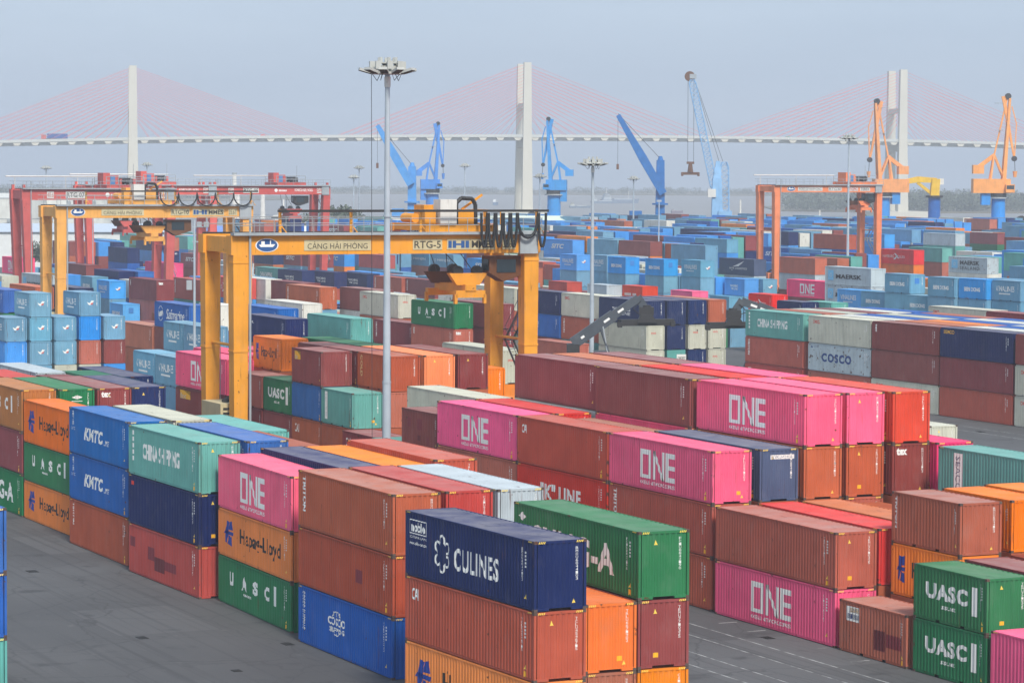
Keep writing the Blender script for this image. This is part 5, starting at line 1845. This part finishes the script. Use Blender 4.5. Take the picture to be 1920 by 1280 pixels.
# depot sign
p = at_dist(1278, 668, 331)
r = empty('depot_sign', (p.x, p.y, 0), R(8), 'white depot name board on posts before the stacked container ends', 'sign')
MB().box(-.55, .55, -.03, .03, p.z - .45, p.z + .45).build('sign_board', M['white'], r)
co, fs, _ = text_mesh('COM DEPOT', bold=.02)
me = bpy.data.meshes.new('sign_lettering'); me.from_pydata([(-.46 + .92 * a, -.036, p.z - .16 + .34 * b) for a, b in co], [], fs)
place('sign_lettering', me, M['lettk'], r)
for x in (-.4, .4):
    MB().tube((x, .05, 0), (x, .05, p.z - .4), .04, n=6).build('post', M['grey'], r)

# ------------------------------------------------------------------ cable stayed bridge
M['concrete'] = plain('pylon_concrete', 'c9c6b8', 0.85, 0, 0.07, 0.08)
M['deckc'] = plain('deck_concrete', 'bfc2bd', 0.85, 0, 0.06, 0.05)
M['stay'] = plain('stay_cable_red', 'e0675a', 0.6, 0, 0.03)
BD0, BPHI = 1740.0, R(8.5)
E_ = Vector((math.cos(BPHI), math.sin(BPHI), 0)); T_ = Vector((-math.sin(BPHI), math.cos(BPHI), 0))
pm = at_dist(985, 400, BD0 - 13)
ORG = Vector((pm.x, pm.y, 0)) + T_ * 13.0
def along(u):                    # distance along the axis at which a pixel column meets the near leg line
    o = ORG - T_ * 13.0
    rr = ray(u, 300)
    # o + e s = t r
    det = E_.x * (-rr.y) - (-rr.x) * E_.y
    return ((-o.x) * (-rr.y) - (-rr.x) * (-o.y)) / det
S_L, S_R = along(246), along(1688)
PYL = [S_L, 0.0, S_R]
def deck_z(s):                   # long vertical curve through the heights seen at the pylons
    return 44.9 - 4.3e-5 * (s - 50) ** 2 if abs(s - 50) < 420 else 44.9 - 4.3e-5 * 420 ** 2 - .036 * (abs(s - 50) - 420)
br = empty('cable_stayed_bridge', (ORG.x, ORG.y, -4), 0, 'cable stayed bridge with three concrete pylons and fans of red stays', 'bridge')
def BP(s, y, z):
    q = E_ * s + T_ * y
    return Vector((q.x, q.y, z + 4))
s0 = -700.0
STEP = 10.6
n_ = 0
while s0 < 900:
    s1 = s0 + 2 * STEP
    k = MB()
    k.beam(BP(s0, 0, deck_z(s0) - .3), BP(s1, 0, deck_z(s1) - .3), 28.0, .7)
    k.build('deck_segment', M['deckc'], br)
    k = MB()
    k.beam(BP(s0, 0, deck_z(s0) - 1.6), BP(s1, 0, deck_z(s1) - 1.6), 22.6, 1.9)
    k.build('deck_girder', M['deckc'], br)
    MB().beam(BP(s0, -13.8, deck_z(s0) + .55), BP(s1, -13.8, deck_z(s1) + .55), .22, .9).build('parapet', M['deckc'], br)
    MB().beam(BP(s0, 13.8, deck_z(s0) + .55), BP(s1, 13.8, deck_z(s1) + .55), .22, .9).build('parapet', M['deckc'], br)
    for q in (.25, .75):
        sc_ = s0 + (s1 - s0) * q
        zz = deck_z(sc_)
        c = MB()
        for y0, y1 in ((-13.7, -11.2),):
            n = len(c.v)
            for y in (y0, y1):
                c.v += [tuple(BP(sc_ - 2.6, y, zz - .66)), tuple(BP(sc_ + 2.6, y, zz - .66)), tuple(BP(sc_ + 1.3, y, zz - 2.5)), tuple(BP(sc_ - 1.3, y, zz - 2.5))]
            c.f += [tuple(n + i for i in f) for f in ((0, 1, 2, 3), (7, 6, 5, 4), (0, 4, 5, 1), (1, 5, 6, 2), (2, 6, 7, 3), (3, 7, 4, 0))]
        c.build('cross_beam', M['concrete'], br)
    s0 = s1
for pi, s in enumerate(PYL):
    top = (84.5, 88.9, 87.0)[pi]
    for y in (-13, 13):
        dz = deck_z(s)
        MB().beam(BP(s, y * 1.12, -4), BP(s, y, dz), 6.6, 4.6, 5.2, 4.2, up=T_).build('pylon_leg', M['concrete'], br)
        MB().beam(BP(s, y, dz), BP(s, y, top), 5.2, 4.2, 4.3, 3.6, up=T_).build('pylon_leg', M['concrete'], br)
    MB().beam(BP(s, -12, deck_z(s) - 4.5), BP(s, 12, deck_z(s) - 4.5), 5.0, 4.0).build('pylon_cross_beam', M['concrete'], br)
    MB().beam(BP(s, -11.5, deck_z(s) + 18.5), BP(s, 11.5, deck_z(s) + 18.5), 3.6, 3.0).build('pylon_cross_beam', M['concrete'], br)
    ft = MB(); ft.beam(BP(s - 17, 0, -2.0), BP(s + 17, 0, -2.0), 40, 4.5); ft.build('pylon_footing', M['concrete'], br)
unit = MB(); unit.tube((0, 0, 0), (0, 0, 1), 1.0, n=5); UNIT = unit.mesh('stay_cable')
UNIT.materials.append(M['stay'])
for pi, s in enumerate(PYL):
    top = (84.5, 88.9, 87.0)[pi]
    for side in (-1, 1):
        for y in (-12.6, 12.6):
            for k in range(17):
                p0 = BP(s + side * 2.0, y, top - 1.5 - k * 1.85)
                sd = s + side * (114 - k * 6.5)
                p1 = BP(sd, y, deck_z(sd) + .3)
                o = place('stay_cable', UNIT, M['stay'], br)
                d = p1 - p0
                o.matrix_basis = Matrix.Translation(p0) @ d.to_track_quat('Z', 'Y').to_matrix().to_4x4() @ Matrix.Diagonal((.095, .095, d.length, 1))
# traffic on the deck
def bridge_vehicle(u, kind, col, label):
    s = along(u)
    z = deck_z(s)
    p = ORG + E_ * s - T_ * 9.5
    r = empty('truck' if kind == 'truck' else 'car', (p.x, p.y, z + .02), BPHI, label, 'truck' if kind == 'truck' else 'car')
    cm = plain('vehicle_' + col, col, .4)
    if kind == 'truck':
        MB().box(-6, 6, -1.2, 1.2, 1.3, 4.0).build('trailer_box', cm, r)
        MB().box(-9.4, -6.6, -1.2, 1.2, .9, 3.4).build('truck_cab', M['redc'], r)
        MB().box(-9, 6, -1.0, 1.0, .8, 1.25).build('chassis', M['dark'], r)
        for x in (-8.4, -4.8, 3.2, 4.6):
            MB().tube((x, -1.2, .5), (x, 1.2, .5), .5, n=10).build('wheel', M['rubber'], r)
    else:
        MB().prism([(-2.2, .4), (2.2, .4), (2.2, .95), (1.4, 1.0), (.8, 1.5), (-1.2, 1.5), (-2.0, 1.0)], -.85, .85, 'y').build('car_body', cm, r)
        for x in (-1.4, 1.4):
            MB().tube((x, -.9, .33), (x, .9, .33), .33, n=10).build('wheel', M['rubber'], r)
    return r
bridge_vehicle(104, 'truck', '35579a', 'blue container truck crossing the bridge left of the first pylon')
bridge_vehicle(491, 'car', 'd8493f', 'small red vehicle on the bridge deck')
bridge_vehicle(760, 'car', '7d93b8', 'grey blue car on the bridge beside the tall mast')
bridge_vehicle(1139, 'car', 'c9504a', 'red car on the bridge deck left of the blue boom')
bridge_vehicle(1476, 'car', '4fa08f', 'green vehicle on the bridge near the apricot crane')

# ------------------------------------------------------------------ ships and boats
def ship(u, v, d, L, label, hull, sup, mast=True, yaw=0.0, hh=None, aft=-1):
    p = at_dist(u, v, d)
    r = empty('ship', (p.x, p.y, -4), yaw, label, 'ship', 'vessels on the river')
    hh = hh or L * .09
    B_ = L * .17
    h = MB()
    out = [(-L / 2, 0), (-L / 2, B_ / 2), (L * .30, B_ / 2), (L / 2, 0), (L * .30, -B_ / 2), (-L / 2, -B_ / 2)]
    n = len(out)
    h.v += [(x * .94, y * .85, -.8) for x, y in out] + [(x, y, hh + (L * .02 if x > L * .4 else 0)) for x, y in out]
    h.f += [tuple(range(n - 1, -1, -1)), tuple(range(n, 2 * n))] + [(i, (i + 1) % n, n + (i + 1) % n, n + i) for i in range(n)]
    h.build('hull', plain('hull_' + hull, hull, .6), r)
    sm = plain('superstructure_' + sup, sup, .6)
    x = aft * L * .36
    for k, (w, z0, z1) in enumerate(((.20, hh, hh + L * .06), (.15, hh + L * .06, hh + L * .11), (.11, hh + L * .11, hh + L * .15))):
        MB().box(x - L * w / 2, x + L * w / 2, -B_ * .42, B_ * .42, z0, z1).build('superstructure', sm, r)
    for k in range(2):
        MB().box(x - L * .07, x + L * .07, -B_ * .425, -B_ * .42, hh + L * (.075 + .05 * k), hh + L * (.09 + .05 * k)).build('window_band', M['glass'], r)
    MB().box(-L * .18, L * .28, -B_ * .36, B_ * .36, hh, hh + L * .025).build('hatch', sm, r)
    if mast:
        MB().tube((x, 0, hh + L * .15), (x, 0, hh + L * .27), L * .006, n=6).build('ship_mast', M['white'], r)
        MB().tube((L * .22, 0, hh), (L * .22, 0, hh + L * .2), L * .006, n=6).build('derrick', M['white'], r)
    return r
ship(927, 384, 2330, 15, 'white topped ferry on the river left of the middle pylon', '6f87a3', 'dfe3e2', False, R(80), 2.6)
ship(1085, 389, 2190, 17, 'barge with cargo anchored right of the blue luffing crane', '6d7f92', 'b9bdb6', False, R(10))
ship(1160, 380, 2520, 36, 'grey freighter anchored far out on the river', '73849a', 'aab4bd', True, R(20))
ship(1130, 381, 2500, 24, 'long low freighter anchored behind the barge', '75879b', 'bcc4c8', True, R(5))
ship(1267, 398, 1935, 9, 'small river boat right of the deep blue crane', '76697a', 'a7a2a5', False, R(25), 1.6)
ship(610, 392, 960, 44, 'white and blue ship moored behind the red gantry', '8a3c36', 'd9d9d4', True, R(-20), 6.0)
ship(1478, 428, 925, 46, 'moored coaster with pale green house behind the orange gantry', '9a4a3c', 'cfdcc8', True, R(12), 6.5)
ship(1585, 430, 930, 34, 'moored boat with white mast and blue funnels', '33538a', 'd6d8d6', True, R(8), 5.0)

# ------------------------------------------------------------------ tanks and sheds
M['tank'] = paint('tank_white', 'd9dad2', 0.5, 0.03)
for k, (u, rad) in enumerate(((6, 11), (83, 12), (132, 11.5))):
    p = at_dist(u, 400, 745 + 12 * k)
    r = empty('storage_tank', (p.x, p.y, 0), 0, ['white storage tank beside the first red gantry leg', 'wide white storage tank seen between the red gantry legs', 'white storage tank nearest the yellow trolley'][k], 'storage tank', 'white storage tanks')
    MB().tube((0, 0, 0), (0, 0, 16.2), rad, n=40).build('tank_wall', M['tank'], r, False)
    MB().tube((0, 0, 16.2), (0, 0, 17.4), rad, rad * .1, 40).build('tank_roof', M['tank'], r)
    for z in (5.4, 10.8, 16.1):
        MB().tube((0, 0, z), (0, 0, z + .15), rad + .08, n=40).build('tank_ring', M['grey'], r)
    st = MB()
    for i in range(14):
        a = -2.2 + i * .1
        st.cbox((math.cos(a) * (rad + .4), math.sin(a) * (rad + .4), .6 + i * 1.1), (.9, .5, .9))
    st.build('tank_stair', M['grey'], r)
def shed(u, d, w, l, h, col, rcol, label, yaw=0.0, v=410):
    p = at_dist(u, v, d)
    r = empty('warehouse', (p.x, p.y, 0), yaw, label, 'warehouse')
    wm, rm = plain('shed_wall_' + col, col, .7), plain('shed_roof_' + rcol, rcol, .6)
    MB().box(-w / 2, w / 2, -l / 2, l / 2, 0, h).build('wall', wm, r)
    MB().prism([(-l / 2 - .6, h), (l / 2 + .6, h), (0, h + l * .12)], -w / 2 - .6, w / 2 + .6, 'x').build('roof', rm, r)
    for i in range(max(2, int(w / 9))):
        x = -w / 2 + (i + .5) * w / max(2, int(w / 9))
        MB().box(x - 1.6, x + 1.6, -l / 2 - .06, -l / 2 - .01, 0, min(4.5, h * .7)).build('door', M['grey'], r)
    return r
shed(70, 700, 60, 16, 8.5, 'd5d8d6', 'b4c0cc', 'long pale warehouse below the white tanks', R(10))
shed(470, 720, 26, 14, 8.0, 'e2e2da', '6f8fce', 'blue roofed warehouse beside the hanging navy container', R(12))
shed(536, 705, 22, 12, 8.6, 'e9e7da', 'dcdccf', 'cream white building behind the hanging navy container', R(12))
shed(955, 775, 28, 18, 9.6, 'd3dcd0', 'cfd8c6', 'pale green roofed shed at the middle bridge pylon', R(15))
for k, u in enumerate((437, 443, 490)):
    p = at_dist(u, 395, 1100 + 40 * k)
    r = empty('chimney_stack', (p.x, p.y, 0), 0, ['white lattice tower under the red girder', 'white chimney under the red girder', 'tall white chimney left of hanging container'][k], 'chimney')
    MB().tube((0, 0, 0), (0, 0, (22, 16, 17)[k]), 1.2, .8, 10).build('shaft', M['white'], r)
    MB().tube((0, 0, (22, 16, 17)[k]), (0, 0, (22, 16, 17)[k] + .6), 1.0, n=10).build('cap', M['grey'], r)

# ------------------------------------------------------------------ banks and trees
def leaf_mat(name, c0, c1):
    m = bpy.data.materials.new(name)
    nt, b = nodes_of(m)
    tc = nt.nodes.new('ShaderNodeTexCoord')
    nt.links.new(mix(nt, noise(nt, tc.outputs['Object'], .25, 3), c0, c1), b.inputs['Base Color'])
    b.inputs['Roughness'].default_value = .8
    return m
M['leaf'] = leaf_mat('leaves', (.075, .095, .062), (.10, .12, .078))
M['bank'] = plain('bank_earth', '6b6654', .9, 0, .2, .02)
def leaves(m, c, rad, n, size, rr):
    for _ in range(n):
        while True:
            q = Vector((rr.uniform(-1, 1), rr.uniform(-1, 1), rr.uniform(-1, 1)))
            if .25 < q.length < 1: break
        q = Vector((q.x * rad[0], q.y * rad[1], q.z * rad[2])) + Vector(c)
        ax = Vector((rr.uniform(-1, 1), rr.uniform(-1, 1), rr.uniform(-.6, 1))).normalized()
        s = ax.orthogonal().normalized() * size * rr.uniform(.5, 1.2)
        t = ax.cross(s).normalized() * size * rr.uniform(.4, 1.0)
        m.quad(q - s, q - t * .6, q + s, q + t)
rr = random.Random(5)
def bank(name, poly, z=-3.2):
    m = MB(); m.v += [(x, y, z) for x, y in poly] + [(x, y, -5) for x, y in poly]
    n = len(poly)
    m.f += [tuple(range(n))] + [(i, (i + 1) % n, n + (i + 1) % n, n + i) for i in range(n)]
    return m.build(name, M['bank'], kind='structure')
bank('far_bank', [(-1900, 3390), (1900, 3390), (1900, 4100), (-1900, 4100)])
bank('right_bank', [(190, 2060), (280, 2000), (1100, 2030), (1500, 2500), (1500, 2900), (420, 2760), (200, 2300)])
bank('left_bank', [(-1500, 2050), (-420, 2300), (-170, 2700), (-250, 3000), (-1500, 3000)])
wood = MB()
def woods(x0, x1, y0, y1, n, hmin, hmax, inside=lambda x, y: True):
    for _ in range(n):
        x, y = rr.uniform(x0, x1), rr.uniform(y0, y1)
        if not inside(x, y): continue
        hh = rr.uniform(hmin, hmax)
        leaves(wood, (x, y, -3 + hh * .5), (hh * .9, hh * .7, hh * .5), 90, hh * .10, rr)
woods(-900, 900, 3400, 3470, 520, 6, 9.5)
woods(200, 800, 2035, 2130, 520, 9, 14)
woods(230, 1000, 2130, 2450, 330, 11, 15)
woods(-900, -260, 2460, 2700, 380, 8, 11, lambda x, y: y > 2300 + (x + 420) * 1.6)
wood.build('riverside_woods', M['leaf'], label='hazy green woods along the river banks', cat='woods', kind='stuff')
M['bark'] = plain('bark', '57493a', .9)
def tree(u, d, hh, label, seed):
    p = at_dist(u, 420, d)
    r = empty('tree', (p.x, p.y, 0), 0, label, 'tree', 'trees by the quay sheds')
    q = random.Random(seed)
    t = MB(); t.tube((0, 0, 0), (0, 0, hh * .5), .35, .2, 8)
    for i in range(5):
        a = i * 1.26
        t.tube((0, 0, hh * .4), (math.cos(a) * hh * .25, math.sin(a) * hh * .25, hh * .72), .15, .05, 6)
    t.build('trunk', M['bark'], r)
    c = MB()
    for i in range(9):
        a = q.uniform(0, 6.3); w = q.uniform(0, .32) * hh
        leaves(c, (math.cos(a) * w, math.sin(a) * w, hh * q.uniform(.5, .85)), (hh * .22, hh * .22, hh * .17), 110, hh * .045, q)
    c.build('crown', M['leaf'], r)
for k, (u, d, hh) in enumerate(((618, 770, 13), (642, 800, 14.5), (665, 790, 13), (690, 775, 11.5), (590, 800, 12), (176, 640, 8), (78, 640, 8))):
    tree(u, d, hh, ['leafy tree beside the red gantry leg', 'tallest leafy tree right of the red gantry', 'round leafy tree beside the slim white mast', 'low leafy tree left of the tall mast',
                    'leafy tree behind the red gantry leg', 'small tree behind the yellow girder', 'small tree between the red gantry legs'][k], k + 3)

# ------------------------------------------------------------------ haze
hz = MB(); hz.box(-2200, 2200, -90, 4300, -6, 112)
hm = bpy.data.materials.new('haze_air')
hm.use_nodes = True
hm.node_tree.nodes.clear()
ho = hm.node_tree.nodes.new('ShaderNodeOutputMaterial')
pv = hm.node_tree.nodes.new('ShaderNodeVolumePrincipled')
pv.inputs['Color'].default_value = (.86, .92, 1.0, 1)
pv.inputs['Density'].default_value = HAZE
pv.inputs['Anisotropy'].default_value = 0.0
hm.node_tree.links.new(pv.outputs['Volume'], ho.inputs['Volume'])
hz.build('haze', hm, label='pale morning haze over the harbour', cat='haze', kind='stuff')
